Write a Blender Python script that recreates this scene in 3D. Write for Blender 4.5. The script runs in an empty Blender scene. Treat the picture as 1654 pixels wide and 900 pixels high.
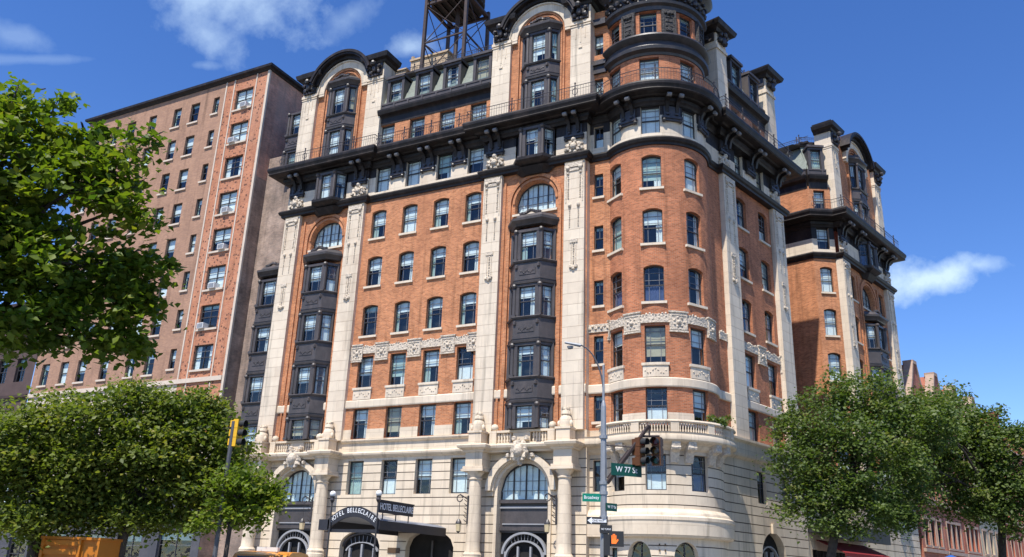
import bpy, bmesh, math, random
import numpy as np
from mathutils import Vector, Matrix
R_ = math.radians
sc = bpy.context.scene
COL = sc.collection
random.seed(7)
# ---------------------------------------------------------------- camera
cam_d = bpy.data.cameras.new('camera'); cam = bpy.data.objects.new('camera', cam_d); COL.objects.link(cam)
Fv = Vector((-0.44040331, 0.83442351, 0.33133415)); Rv = Vector((0.8894357, 0.45576047, 0.03444613)); Uv = Vector((0.12226634, -0.30987061, 0.94288448))
m = Matrix.Identity(4)
for i in range(3):
    m[i][0] = Rv[i]; m[i][1] = Uv[i]; m[i][2] = -Fv[i]
m[0][3], m[1][3], m[2][3] = 0.0, -40.0, 1.65
cam.matrix_world = m
cam_d.sensor_width = 36; cam_d.lens = 1367.79 / 1654 * 36; cam_d.clip_start = .2; cam_d.clip_end = 3000
sc.camera = cam
# ---------------------------------------------------------------- light
SUN_AZ, SUN_EL = -.5, 61.0
world = bpy.data.worlds.new('World'); sc.world = world; world.use_nodes = True
wn = world.node_tree; wn.nodes.clear()
def N(t, ty, **k):
    n = t.nodes.new(ty)
    for a, b in k.items():
        if a.startswith('i_'): n.inputs[a[2:].replace('_', ' ')].default_value = b
        else: setattr(n, a, b)
    return n
sky = N(wn, 'ShaderNodeTexSky', sky_type='NISHITA', sun_disc=False, sun_elevation=R_(SUN_EL), sun_rotation=R_(180 + SUN_AZ), altitude=600, air_density=1.0, dust_density=0.0, ozone_density=3.0)
bg = N(wn, 'ShaderNodeBackground'); bg.inputs['Strength'].default_value = 0.118
out = N(wn, 'ShaderNodeOutputWorld')
# procedural clouds: soft patches around a few directions, broken by noise
tc = N(wn, 'ShaderNodeTexCoord')
def dirof(px, py):
    v = Fv + Rv * ((px - 827) / 1367.8) - Uv * ((py - 450) / 1367.8); return v.normalized()
def wmath(op, a, b=None, c=None, clamp=False):
    n = wn.nodes.new('ShaderNodeMath'); n.operation = op; n.use_clamp = clamp
    for i, v in enumerate((a, b, c)):
        if v is None: continue
        if isinstance(v, (int, float)): n.inputs[i].default_value = v
        else: wn.links.new(v, n.inputs[i])
    return n.outputs[0]
nz = N(wn, 'ShaderNodeTexNoise', noise_dimensions='3D'); nz.inputs['Scale'].default_value = 9.0; nz.inputs['Detail'].default_value = 7; nz.inputs['Roughness'].default_value = .52; nz.inputs['Distortion'].default_value = .35
wn.links.new(tc.outputs['Generated'], nz.inputs['Vector'])
nz2 = N(wn, 'ShaderNodeTexNoise', noise_dimensions='3D'); nz2.inputs['Scale'].default_value = 30.0; nz2.inputs['Detail'].default_value = 6; nz2.inputs['Roughness'].default_value = .6
wn.links.new(tc.outputs['Generated'], nz2.inputs['Vector'])
total = None
# (px, py, half width, half height, tilt, density)
for (cx, cy, hw, hh, ti, den) in ((395, -22, 150, 66, 0, .5), (330, 58, 70, 38, .5, .42), (330, 105, 34, 10, 0, .25), (30, 58, 40, 16, .2, .2), (50, 96, 80, 6, 0, .14), (568, 24, 46, 24, -.5, .25), (665, 76, 36, 18, 0, .45), (1515, 447, 78, 30, -.22, .9), (1580, 428, 44, 15, 0, .5)):
    d0 = dirof(cx, cy); ex = (dirof(cx + 60 * math.cos(ti), cy + 60 * math.sin(ti)) - d0).normalized(); ey = d0.cross(ex).normalized()
    k = 1 / 1367.8
    dn = wn.nodes.new('ShaderNodeVectorMath'); dn.operation = 'DOT_PRODUCT'; dn.inputs[1].default_value = ex; wn.links.new(tc.outputs['Generated'], dn.inputs[0])
    dm = wn.nodes.new('ShaderNodeVectorMath'); dm.operation = 'DOT_PRODUCT'; dm.inputs[1].default_value = ey; wn.links.new(tc.outputs['Generated'], dm.inputs[0])
    df = wn.nodes.new('ShaderNodeVectorMath'); df.operation = 'DOT_PRODUCT'; df.inputs[1].default_value = d0; wn.links.new(tc.outputs['Generated'], df.inputs[0])
    a = wmath('DIVIDE', wmath('SUBTRACT', dn.outputs['Value'], ex.dot(d0)), hw * k)
    b = wmath('DIVIDE', dm.outputs['Value'], hh * k)
    r = wmath('SQRT', wmath('ADD', wmath('MULTIPLY', a, a), wmath('MULTIPLY', b, b)))
    r = wmath('ADD', r, wmath('MULTIPLY', wmath('SUBTRACT', nz.outputs['Fac'], .5), 2.6))
    r = wmath('ADD', r, wmath('MULTIPLY', wmath('SUBTRACT', nz2.outputs['Fac'], .5), 1.6))
    f = wmath('MULTIPLY', wmath('SUBTRACT', 1.15, r, clamp=True), den * 1.15)
    f = wmath('MULTIPLY', f, wmath('GREATER_THAN', df.outputs['Value'], 0.5), clamp=True)
    total = f if total is None else wmath('MAXIMUM', total, f)
cm = N(wn, 'ShaderNodeMix', data_type='RGBA'); cm.inputs['B'].default_value = (4.6, 6.0, 7.6, 1)
SKYMULT = N(wn, 'ShaderNodeHueSaturation'); SKYMULT.inputs['Hue'].default_value = .513; SKYMULT.inputs['Saturation'].default_value = 1.25; SKYMULT.inputs['Value'].default_value = 1.3
wn.links.new(sky.outputs[0], SKYMULT.inputs['Color'])
wn.links.new(total, cm.inputs['Factor']); wn.links.new(SKYMULT.outputs[0], cm.inputs['A']); wn.links.new(cm.outputs['Result'], bg.inputs['Color']); wn.links.new(bg.outputs[0], out.inputs[0])
sd = bpy.data.lights.new('sun', 'SUN'); sun = bpy.data.objects.new('sun', sd); COL.objects.link(sun)
sd.energy = 5.0; sd.angle = R_(.5); sd.color = (1, .95, .87)
sv = Vector((-math.sin(R_(SUN_AZ)) * math.cos(R_(SUN_EL)), -math.cos(R_(SUN_AZ)) * math.cos(R_(SUN_EL)), math.sin(R_(SUN_EL))))
sun.rotation_euler = sv.to_track_quat('Z', 'Y').to_euler(); sun.location = (0, -60, 60)
vs = sc.view_settings; vs.view_transform = 'Standard'; vs.look = 'None'; vs.exposure = .4; vs.gamma = 1; vs.use_curve_mapping = False
sc.cycles.max_bounces = 6; sc.cycles.transparent_max_bounces = 8; sc.cycles.diffuse_bounces = 3

# ---------------------------------------------------------------- materials
def mat(name, col, rough=.8, var=.12, vscale=1.2, bump=0.0, bscale=20, metal=0.0, spec=.35, dirt=0.0, dscale=.35, dcol=None, streak=0.0):
    m = bpy.data.materials.new(name); m.use_nodes = True; t = m.node_tree; b = t.nodes['Principled BSDF']
    b.inputs['Roughness'].default_value = rough; b.inputs['Metallic'].default_value = metal; b.inputs['Specular IOR Level'].default_value = spec
    tcn = N(t, 'ShaderNodeTexCoord'); co = tcn.outputs['Object']
    n = N(t, 'ShaderNodeTexNoise'); n.inputs['Scale'].default_value = vscale; n.inputs['Detail'].default_value = 6; n.inputs['Roughness'].default_value = .65
    t.links.new(co, n.inputs['Vector'])
    mr = N(t, 'ShaderNodeMapRange'); mr.inputs['From Min'].default_value = .3; mr.inputs['From Max'].default_value = .7; mr.inputs['To Min'].default_value = 1 - var; mr.inputs['To Max'].default_value = 1 + var
    t.links.new(n.outputs['Fac'], mr.inputs['Value'])
    mx = N(t, 'ShaderNodeMix', data_type='RGBA', blend_type='MULTIPLY'); mx.inputs['Factor'].default_value = 1; mx.inputs['A'].default_value = (*col, 1)
    t.links.new(mr.outputs[0], mx.inputs['B'])
    last = mx.outputs['Result']
    if dirt > 0:
        mp = N(t, 'ShaderNodeMapping'); mp.inputs['Scale'].default_value = (1, 1, .3 if streak else 1)
        t.links.new(co, mp.inputs['Vector'])
        n2 = N(t, 'ShaderNodeTexNoise'); n2.inputs['Scale'].default_value = dscale; n2.inputs['Detail'].default_value = 8; n2.inputs['Roughness'].default_value = .7
        t.links.new(mp.outputs[0], n2.inputs['Vector'])
        m2 = N(t, 'ShaderNodeMapRange'); m2.inputs['From Min'].default_value = .48; m2.inputs['From Max'].default_value = .72; m2.inputs['To Max'].default_value = dirt
        t.links.new(n2.outputs['Fac'], m2.inputs['Value'])
        m3 = N(t, 'ShaderNodeMix', data_type='RGBA'); m3.inputs['B'].default_value = (*(dcol or tuple(c * .45 for c in col)), 1)
        t.links.new(m2.outputs[0], m3.inputs['Factor']); t.links.new(last, m3.inputs['A']); last = m3.outputs['Result']
    t.links.new(last, b.inputs['Base Color'])
    if bump > 0:
        n3 = N(t, 'ShaderNodeTexNoise'); n3.inputs['Scale'].default_value = bscale; n3.inputs['Detail'].default_value = 4
        t.links.new(co, n3.inputs['Vector'])
        bp = N(t, 'ShaderNodeBump'); bp.inputs['Strength'].default_value = bump; bp.inputs['Distance'].default_value = .05
        t.links.new(n3.outputs['Fac'], bp.inputs['Height']); t.links.new(bp.outputs[0], b.inputs['Normal'])
    return m
def brick(name, c1, c2, mortar, bw=.22, bh=.075, ms=.012, var=.18, rough=.85, dark=None, darkamt=.0, stain=.25, streak=.38):
    m = bpy.data.materials.new(name); m.use_nodes = True; t = m.node_tree; b = t.nodes['Principled BSDF']
    b.inputs['Roughness'].default_value = rough; b.inputs['Specular IOR Level'].default_value = .25
    uv = N(t, 'ShaderNodeUVMap')
    br = N(t, 'ShaderNodeTexBrick'); br.offset = .5
    br.inputs['Color1'].default_value = (*c1, 1); br.inputs['Color2'].default_value = (*c2, 1); br.inputs['Mortar'].default_value = (*mortar, 1)
    br.inputs['Scale'].default_value = 1; br.inputs['Brick Width'].default_value = bw; br.inputs['Row Height'].default_value = bh; br.inputs['Mortar Size'].default_value = ms; br.inputs['Mortar Smooth'].default_value = .3; br.inputs['Bias'].default_value = -.1
    t.links.new(uv.outputs[0], br.inputs['Vector'])
    tcn = N(t, 'ShaderNodeTexCoord')
    n = N(t, 'ShaderNodeTexNoise'); n.inputs['Scale'].default_value = .9; n.inputs['Detail'].default_value = 9; n.inputs['Roughness'].default_value = .72
    t.links.new(tcn.outputs['Object'], n.inputs['Vector'])
    mr = N(t, 'ShaderNodeMapRange'); mr.inputs['From Min'].default_value = .3; mr.inputs['From Max'].default_value = .7; mr.inputs['To Min'].default_value = 1 - var; mr.inputs['To Max'].default_value = 1 + var
    t.links.new(n.outputs['Fac'], mr.inputs['Value'])
    mx = N(t, 'ShaderNodeMix', data_type='RGBA', blend_type='MULTIPLY'); mx.inputs['Factor'].default_value = 1
    t.links.new(br.outputs['Color'], mx.inputs['A']); t.links.new(mr.outputs[0], mx.inputs['B'])
    last = mx.outputs['Result']
    # patchy weathering, drawn out vertically
    mp = N(t, 'ShaderNodeMapping'); mp.inputs['Scale'].default_value = (1, 1, .35); t.links.new(tcn.outputs['Object'], mp.inputs['Vector'])
    n2 = N(t, 'ShaderNodeTexNoise'); n2.inputs['Scale'].default_value = .45; n2.inputs['Detail'].default_value = 7; n2.inputs['Roughness'].default_value = .65; t.links.new(mp.outputs[0], n2.inputs['Vector'])
    m2 = N(t, 'ShaderNodeMapRange'); m2.inputs['From Min'].default_value = .5; m2.inputs['From Max'].default_value = .75; m2.inputs['To Max'].default_value = stain; t.links.new(n2.outputs['Fac'], m2.inputs['Value'])
    m3 = N(t, 'ShaderNodeMix', data_type='RGBA'); m3.inputs['B'].default_value = (*(dark or tuple(c * .4 for c in c2)), 1)
    t.links.new(m2.outputs[0], m3.inputs['Factor']); t.links.new(last, m3.inputs['A']); last = m3.outputs['Result']
    # narrow rain streaks
    mps = N(t, 'ShaderNodeMapping'); mps.inputs['Scale'].default_value = (2.6, 2.6, .16); t.links.new(tcn.outputs['Object'], mps.inputs['Vector'])
    ns = N(t, 'ShaderNodeTexNoise'); ns.inputs['Scale'].default_value = 1.0; ns.inputs['Detail'].default_value = 5; ns.inputs['Roughness'].default_value = .6; t.links.new(mps.outputs[0], ns.inputs['Vector'])
    ms_ = N(t, 'ShaderNodeMapRange'); ms_.inputs['From Min'].default_value = .54; ms_.inputs['From Max'].default_value = .72; ms_.inputs['To Min'].default_value = 1; ms_.inputs['To Max'].default_value = 1 - streak; t.links.new(ns.outputs['Fac'], ms_.inputs['Value'])
    mks = N(t, 'ShaderNodeMix', data_type='RGBA', blend_type='MULTIPLY'); mks.inputs['Factor'].default_value = 1; t.links.new(last, mks.inputs['A']); t.links.new(ms_.outputs[0], mks.inputs['B']); last = mks.outputs['Result']
    if darkamt > 0:   # scattered darker burnt headers
        vo = N(t, 'ShaderNodeTexVoronoi'); vo.inputs['Scale'].default_value = 3.6; t.links.new(uv.outputs[0], vo.inputs['Vector'])
        lt = N(t, 'ShaderNodeMath', operation='LESS_THAN'); lt.inputs[1].default_value = .27; t.links.new(vo.outputs['Distance'], lt.inputs[0])
        mm = N(t, 'ShaderNodeMath', operation='MULTIPLY'); mm.inputs[1].default_value = darkamt; t.links.new(lt.outputs[0], mm.inputs[0])
        m4 = N(t, 'ShaderNodeMix', data_type='RGBA'); m4.inputs['B'].default_value = (.06, .035, .03, 1)
        t.links.new(mm.outputs[0], m4.inputs['Factor']); t.links.new(last, m4.inputs['A']); last = m4.outputs['Result']
    t.links.new(last, b.inputs['Base Color'])
    bp = N(t, 'ShaderNodeBump'); bp.inputs['Strength'].default_value = .35; bp.inputs['Distance'].default_value = .02; bp.invert = True
    t.links.new(br.outputs['Fac'], bp.inputs['Height']); t.links.new(bp.outputs[0], b.inputs['Normal'])
    return m
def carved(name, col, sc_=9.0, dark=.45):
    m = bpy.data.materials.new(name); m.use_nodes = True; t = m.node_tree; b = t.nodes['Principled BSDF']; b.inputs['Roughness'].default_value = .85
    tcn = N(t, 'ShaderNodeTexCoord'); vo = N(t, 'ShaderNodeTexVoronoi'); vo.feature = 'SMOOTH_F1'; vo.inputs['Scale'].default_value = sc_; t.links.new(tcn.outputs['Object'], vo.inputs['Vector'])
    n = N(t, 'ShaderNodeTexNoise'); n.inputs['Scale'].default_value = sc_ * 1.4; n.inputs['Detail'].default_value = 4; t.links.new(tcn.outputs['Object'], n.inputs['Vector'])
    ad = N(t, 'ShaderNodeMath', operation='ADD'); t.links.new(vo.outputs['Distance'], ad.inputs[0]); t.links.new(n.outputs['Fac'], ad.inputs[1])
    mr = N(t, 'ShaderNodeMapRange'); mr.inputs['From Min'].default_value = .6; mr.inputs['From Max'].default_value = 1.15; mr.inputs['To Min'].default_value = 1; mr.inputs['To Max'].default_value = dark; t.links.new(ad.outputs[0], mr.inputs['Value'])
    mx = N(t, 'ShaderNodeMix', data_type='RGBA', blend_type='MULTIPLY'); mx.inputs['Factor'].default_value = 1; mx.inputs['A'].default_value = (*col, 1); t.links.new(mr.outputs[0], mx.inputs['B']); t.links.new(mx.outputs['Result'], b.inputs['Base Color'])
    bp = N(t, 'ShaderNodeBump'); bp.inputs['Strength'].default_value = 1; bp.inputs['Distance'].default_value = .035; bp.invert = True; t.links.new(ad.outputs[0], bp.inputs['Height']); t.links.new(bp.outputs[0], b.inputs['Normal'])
    return m
M = {}
M['brick'] = brick('orange_brick', (.62, .235, .095), (.36, .115, .042), (.44, .27, .17), var=.24, stain=.4, dark=(.24, .085, .045))
M['brick_t'] = brick('tower_brick', (.56, .185, .078), (.30, .088, .036), (.40, .235, .15), var=.26, stain=.4, dark=(.2, .07, .04))
M['stone'] = brick('limestone_blocks', (.73, .62, .48), (.65, .545, .42), (.45, .36, .27), bw=1.3, bh=.62, ms=.006, var=.10, stain=.5, dark=(.46, .33, .22))
M['base'] = brick('base_limestone_blocks', (.71, .59, .44), (.64, .53, .395), (.4, .31, .22), bw=1.25, bh=.46, ms=.006, var=.10, stain=.5, dark=(.42, .31, .21))
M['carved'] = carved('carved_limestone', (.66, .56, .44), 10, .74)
M['groove'] = mat('joint_dark', (.16, .12, .09), .95)
M['iron'] = mat('black_painted_metal', (.036, .031, .031), .42, .25, 2.5, .15, 25, spec=.5, dirt=.7, dscale=1.5, dcol=(.1, .078, .07))
M['iron2'] = mat('bay_painted_metal', (.066, .057, .055), .45, .2, 2, .1, 25, spec=.4, dirt=.7, dscale=1.8, dcol=(.125, .1, .092), streak=1)
M['cornice'] = mat('cornice_metal', (.017, .0135, .013), .5, .3, 2, .2, 18, spec=.3, dirt=.8, dscale=1.8, dcol=(.06, .044, .038), streak=1)
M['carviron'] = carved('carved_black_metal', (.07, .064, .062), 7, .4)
M['slate'] = mat('green_slate', (.21, .235, .2), .8, .2, 6, .5, 14, dirt=.3, dscale=1.0)
M['frame'] = mat('window_frame_paint', (.05, .047, .05), .5, .15, 3)
M['munt'] = mat('muntin_paint', (.2, .2, .21), .5, .1, 3)
M['curt'] = mat('white_curtain', (.8, .82, .81), .9, .12, 5)
M['curt2'] = mat('grey_green_curtain', (.42, .52, .48), .9, .2, 5)
M['curt3'] = mat('blue_curtain', (.08, .1, .2), .9, .2, 5)
M['curt4'] = mat('beige_blind', (.5, .42, .28), .9, .15, 5)
M['room'] = mat('dark_room', (.02, .018, .017), .95, .4, 1)
M['cover'] = mat('steel_plate', (.5, .5, .5), .5)
M['roof'] = mat('roof_felt', (.12, .11, .1), .9)
M['tan'] = brick('tan_brick', (.56, .42, .27), (.5, .36, .22), (.45, .36, .27), stain=.35)
M['wood'] = mat('weathered_tank_wood', (.05, .043, .038), .85, .3, 5, .3, 20)
M['steel'] = mat('dark_steel', (.05, .035, .032), .6, .3, 4, .1, 20, dirt=.5, dcol=(.1, .04, .02), dscale=2)
M['galv'] = mat('galvanised_steel', (.3, .31, .32), .5, .15, 2, .05, 20, metal=.4)
M['copper'] = mat('cream_trim', (.68, .6, .5), .8)
g = bpy.data.materials.new('window_glass'); g.use_nodes = True; t = g.node_tree; t.nodes.clear()
o_ = N(t, 'ShaderNodeOutputMaterial'); tr = N(t, 'ShaderNodeBsdfTransparent'); tr.inputs[0].default_value = (.86, .93, .93, 1); gl = N(t, 'ShaderNodeBsdfGlossy'); gl.inputs['Roughness'].default_value = .02
mxs = N(t, 'ShaderNodeMixShader'); lwf = N(t, 'ShaderNodeLayerWeight'); lwf.inputs[0].default_value = .5; pw_ = N(t, 'ShaderNodeMath', operation='POWER'); pw_.inputs[1].default_value = 3.0; t.links.new(lwf.outputs['Facing'], pw_.inputs[0]); lw = N(t, 'ShaderNodeMath', operation='MULTIPLY_ADD'); lw.inputs[1].default_value = .6; lw.inputs[2].default_value = .07; t.links.new(pw_.outputs[0], lw.inputs[0])
nn = N(t, 'ShaderNodeTexNoise'); nn.inputs['Scale'].default_value = 1.1; tcg = N(t, 'ShaderNodeTexCoord'); t.links.new(tcg.outputs['Object'], nn.inputs['Vector']); bb = N(t, 'ShaderNodeBump'); bb.inputs['Strength'].default_value = .12; bb.inputs['Distance'].default_value = .3; t.links.new(nn.outputs['Fac'], bb.inputs['Height']); t.links.new(bb.outputs[0], gl.inputs['Normal'])
t.links.new(lw.outputs[0], mxs.inputs[0]); t.links.new(tr.outputs[0], mxs.inputs[1]); t.links.new(gl.outputs[0], mxs.inputs[2]); t.links.new(mxs.outputs[0], o_.inputs[0])
M['glass'] = g

# ---------------------------------------------------------------- mesh helpers
class MB:
    def __init__(s): s.v = []; s.f = []; s.m = []; s.uv = []
    def face(s, pts, mi=0, uv=None):
        i = len(s.v); s.v.extend([tuple(p) for p in pts]); s.f.append(list(range(i, i + len(pts)))); s.m.append(mi)
        if uv is None:
            a = Vector(pts[0]); n = Vector((0, 0, 0))
            for k in range(1, len(pts) - 1): n += (Vector(pts[k]) - a).cross(Vector(pts[k + 1]) - a)
            if n.length > 1e-12: n.normalize()
            if abs(n.z) > .8: uv = [(p[0], p[1]) for p in pts]
            else:
                tx = Vector((-n.y, n.x, 0))
                if tx.length > 1e-9: tx.normalize()
                uv = [(p[0] * tx.x + p[1] * tx.y, p[2]) for p in pts]
        s.uv.append(uv)
    def build(s, name, mats, parent=None, smooth=None, label=None):
        me = bpy.data.meshes.new(name)
        me.from_pydata(s.v, [], s.f)
        uvl = me.uv_layers.new(name='UVMap')
        flat = np.array([c for u in s.uv for c in u], dtype=np.float32).ravel()
        uvl.data.foreach_set('uv', flat)
        if not isinstance(mats, (list, tuple)): mats = [mats]
        for mm in mats: me.materials.append(M[mm] if isinstance(mm, str) else mm)
        me.polygons.foreach_set('material_index', s.m)
        if smooth:
            bm = bmesh.new(); bm.from_mesh(me); bmesh.ops.remove_doubles(bm, verts=bm.verts, dist=2e-4); bm.to_mesh(me); bm.free()
            me.polygons.foreach_set('use_smooth', [True] * len(me.polygons)); me.set_sharp_from_angle(angle=R_(smooth))
        me.update()
        o = bpy.data.objects.new(name, me); COL.objects.link(o)
        if parent is not None: attach(o, parent)
        if label: o['label'] = label
        return o
def frame(ox, oy, ang):
    ca, sa = math.cos(R_(ang)), math.sin(R_(ang))
    f = lambda u, o, z: (ox + ca * u + sa * o, oy + sa * u - ca * o, z)
    f.origin = (ox, oy); f.ang = ang
    return f
FR = frame(0, 0, 0)
CX, CY_ = -11.48, 0.0
SD = frame(CX, CY_, 75)
TC = (-13.35, 2.5); TR = 2.9
def cylf(c, R):
    return lambda u, o, z: (c[0] + (R + o) * math.sin(u / R), c[1] - (R + o) * math.cos(u / R), z)
def tf(th, R=TR):   # planar frame tangent to the tower at angle th (degrees)
    return frame(TC[0] + R * math.sin(R_(th)), TC[1] - R * math.cos(R_(th)), th)
def box(mb, F, u0, u1, o0, o1, z0, z1, mi=0, n=1):
    for k in range(n):
        a = u0 + (u1 - u0) * k / n; b = u0 + (u1 - u0) * (k + 1) / n
        P = [F(a, o0, z0), F(b, o0, z0), F(b, o1, z0), F(a, o1, z0), F(a, o0, z1), F(b, o0, z1), F(b, o1, z1), F(a, o1, z1)]
        fs = [(0, 1, 2, 3)[::1], (7, 6, 5, 4), (3, 2, 6, 7), (1, 0, 4, 5)]
        if k == 0: fs.append((0, 3, 7, 4))
        if k == n - 1: fs.append((2, 1, 5, 6))
        for f in fs: mb.face([P[i] for i in f], mi)
def prism(mb, F, poly, u0, u1, n=1, mi=0):      # poly of (o,z), swept along u
    for k in range(n):
        a = u0 + (u1 - u0) * k / n; b = u0 + (u1 - u0) * (k + 1) / n
        for i in range(len(poly)):
            p, q = poly[i], poly[(i + 1) % len(poly)]
            mb.face([F(a, *p), F(b, *p), F(b, *q), F(a, *q)], mi)
    mb.face([F(u0, *p) for p in poly], mi); mb.face([F(u1, *p) for p in poly][::-1], mi)
def plate(mb, F, poly, o0, o1, mi=0):           # poly of (u,z), thickness in o
    mb.face([F(u, o1, z) for u, z in poly], mi); mb.face([F(u, o0, z) for u, z in poly][::-1], mi)
    for i in range(len(poly)):
        p, q = poly[i], poly[(i + 1) % len(poly)]
        mb.face([F(p[0], o0, p[1]), F(q[0], o0, q[1]), F(q[0], o1, q[1]), F(p[0], o1, p[1])], mi)
def arch(mb, F, cu, cz, r0, r1, a0, a1, o0, o1, n=20, mi=0, ky=1.0):
    pt = lambda r, a: (cu + r * math.cos(R_(a)), cz + r * ky * math.sin(R_(a)))
    for k in range(n):
        a, b = a0 + (a1 - a0) * k / n, a0 + (a1 - a0) * (k + 1) / n
        q = [pt(r0, a), pt(r1, a), pt(r1, b), pt(r0, b)]
        mb.face([F(u, o1, z) for u, z in q], mi); mb.face([F(u, o0, z) for u, z in q][::-1], mi)
        for (p, s) in ((q[1], q[2]), (q[3], q[0])): mb.face([F(p[0], o0, p[1]), F(s[0], o0, s[1]), F(s[0], o1, s[1]), F(p[0], o1, p[1])], mi)
    for a in (a0, a1):
        p, s = pt(r0, a), pt(r1, a); mb.face([F(p[0], o0, p[1]), F(s[0], o0, s[1]), F(s[0], o1, s[1]), F(p[0], o1, p[1])], mi)
def tube(mb, p0, p1, r0, r1=None, n=6, mi=0, caps=True):
    if r1 is None: r1 = r0
    a, b = Vector(p0), Vector(p1); d = (b - a)
    if d.length < 1e-6: return
    d.normalize(); x = d.orthogonal().normalized(); y = d.cross(x)
    A = [a + (x * math.cos(2 * math.pi * k / n) + y * math.sin(2 * math.pi * k / n)) * r0 for k in range(n)]
    B = [b + (x * math.cos(2 * math.pi * k / n) + y * math.sin(2 * math.pi * k / n)) * r1 for k in range(n)]
    for k in range(n): mb.face([A[k], A[(k + 1) % n], B[(k + 1) % n], B[k]], mi)
    if caps: mb.face(A[::-1], mi); mb.face(B, mi)
def chain(mb, pts, rads, n=7, mi=0):
    for i in range(len(pts) - 1): tube(mb, pts[i], pts[i + 1], rads[i], rads[i + 1], n, mi)
def lathe(mb, c, prof, n=14, mi=0, a0=0.0):     # prof of (r,z) around vertical axis at c(x,y)
    for i in range(len(prof) - 1):
        (r0, z0), (r1, z1) = prof[i], prof[i + 1]
        for k in range(n):
            a, b = a0 + 2 * math.pi * k / n, a0 + 2 * math.pi * (k + 1) / n
            q = [(c[0] + r0 * math.cos(a), c[1] + r0 * math.sin(a), z0), (c[0] + r0 * math.cos(b), c[1] + r0 * math.sin(b), z0), (c[0] + r1 * math.cos(b), c[1] + r1 * math.sin(b), z1), (c[0] + r1 * math.cos(a), c[1] + r1 * math.sin(a), z1)]
            if r0 < 1e-5: q = q[1:]
            elif r1 < 1e-5: q = q[:3]
            mb.face(q, mi)
def ball(mb, c, r, n=8, mi=0, sz=1.0, jit=0.0):
    P = []
    for i in range(n // 2 + 1):
        ph = math.pi * i / (n // 2); row = []
        for k in range(n):
            a = 2 * math.pi * k / n; rr = r * (1 + random.uniform(-jit, jit))
            row.append((c[0] + rr * math.sin(ph) * math.cos(a), c[1] + rr * math.sin(ph) * math.sin(a), c[2] + rr * sz * math.cos(ph)))
        P.append(row)
    for i in range(n // 2):
        for k in range(n):
            q = [P[i][k], P[i + 1][k], P[i + 1][(k + 1) % n], P[i][(k + 1) % n]]
            mb.face(q, mi)
def aval(t, kind):      # arch profile 0..1 for t in -1..1
    t = max(-1, min(1, t)); return math.sqrt(max(0, 1 - t * t)) if kind == 'r' else 1 - t * t
def wall(mb, F, u0, u1, z0, z1, ops=(), depth=.3, du=None, grooves=(), mi=0, gmi=0, gd=.04, gh=.022, uoff=0, zshade=None, mi2=1):
    """wall skin with real openings; ops: (ua, ub, za, zspring, rise, kind)"""
    bp = {round(u0, 5), round(u1, 5)}
    for op in ops:
        ua, ub, za, zs, rise = op[:5]; n = 1 if rise <= 0 else (8 if len(op) < 6 or op[5] == 's' else 16)
        for k in range(n + 1): bp.add(round(ua + (ub - ua) * k / n, 5))
    bp = sorted(b for b in bp if u0 - 1e-4 <= b <= u1 + 1e-4)
    if du:
        nb = []
        for a, b in zip(bp, bp[1:]):
            k = max(1, int(math.ceil((b - a) / du))); nb += [a + (b - a) * i / k for i in range(k)]
        bp = nb + [bp[-1]]
    def top(op, u):
        ua, ub, za, zs, rise = op[:5]; kind = op[5] if len(op) > 5 else 's'
        return zs + rise * aval((2 * u - ua - ub) / (ub - ua), kind)
    for a, b in zip(bp, bp[1:]):
        mid = (a + b) / 2
        mine = sorted([op for op in ops if op[0] - 1e-6 < mid < op[1] + 1e-6], key=lambda q: q[2])
        segs = []; lo = (z0, z0)
        for op in mine:
            segs.append((lo, (op[2], op[2]))); lo = (top(op, a), top(op, b))
            # soffit, sill
            mb.face([F(a, 0, lo[0]), F(b, 0, lo[1]), F(b, -depth, lo[1]), F(a, -depth, lo[0])], mi)
            mb.face([F(a, -depth, op[2]), F(b, -depth, op[2]), F(b, 0, op[2]), F(a, 0, op[2])], mi)
        segs.append((lo, (z1, z1)))
        if zshade is not None:  # split height: skin above takes the second material, painted as shade
            segs = [q for (l_, h_) in segs for q in (((l_, (zshade, zshade)), ((zshade, zshade), h_)) if max(l_) < zshade < min(h_) else ((l_, h_),))]
        for (la, lb), (ha, hb) in segs:
            if max(ha - la, hb - lb) < 1e-5: continue
            fm = mi2 if zshade is not None and min(la, lb) >= zshade - 1e-6 else mi
            gs = [g for g in grooves if g - gh > max(la, lb) and g + gh < min(ha, hb)]
            cur = (la, lb)
            for g in sorted(gs):
                mb.face([F(a, 0, cur[0]), F(b, 0, cur[1]), F(b, 0, g - gh), F(a, 0, g - gh)], mi, [(a + uoff, cur[0]), (b + uoff, cur[1]), (b + uoff, g), (a + uoff, g)])
                mb.face([F(a, 0, g - gh), F(b, 0, g - gh), F(b, -gd, g - gh), F(a, -gd, g - gh)], gmi)
                mb.face([F(a, -gd, g - gh), F(b, -gd, g - gh), F(b, -gd, g + gh), F(a, -gd, g + gh)], gmi)
                mb.face([F(a, -gd, g + gh), F(b, -gd, g + gh), F(b, 0, g + gh), F(a, 0, g + gh)], gmi)
                cur = (g + gh, g + gh)
            mb.face([F(a, 0, cur[0]), F(b, 0, cur[1]), F(b, 0, hb), F(a, 0, ha)], fm, [(a + uoff, cur[0]), (b + uoff, cur[1]), (b + uoff, hb), (a + uoff, ha)])
    for op in ops:
        ua, ub, za, zs, rise = op[:5]
        mb.face([F(ua, 0, za), F(ua, -depth, za), F(ua, -depth, zs), F(ua, 0, zs)], mi)
        mb.face([F(ub, -depth, za), F(ub, 0, za), F(ub, 0, zs), F(ub, -depth, zs)], mi)
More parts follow.
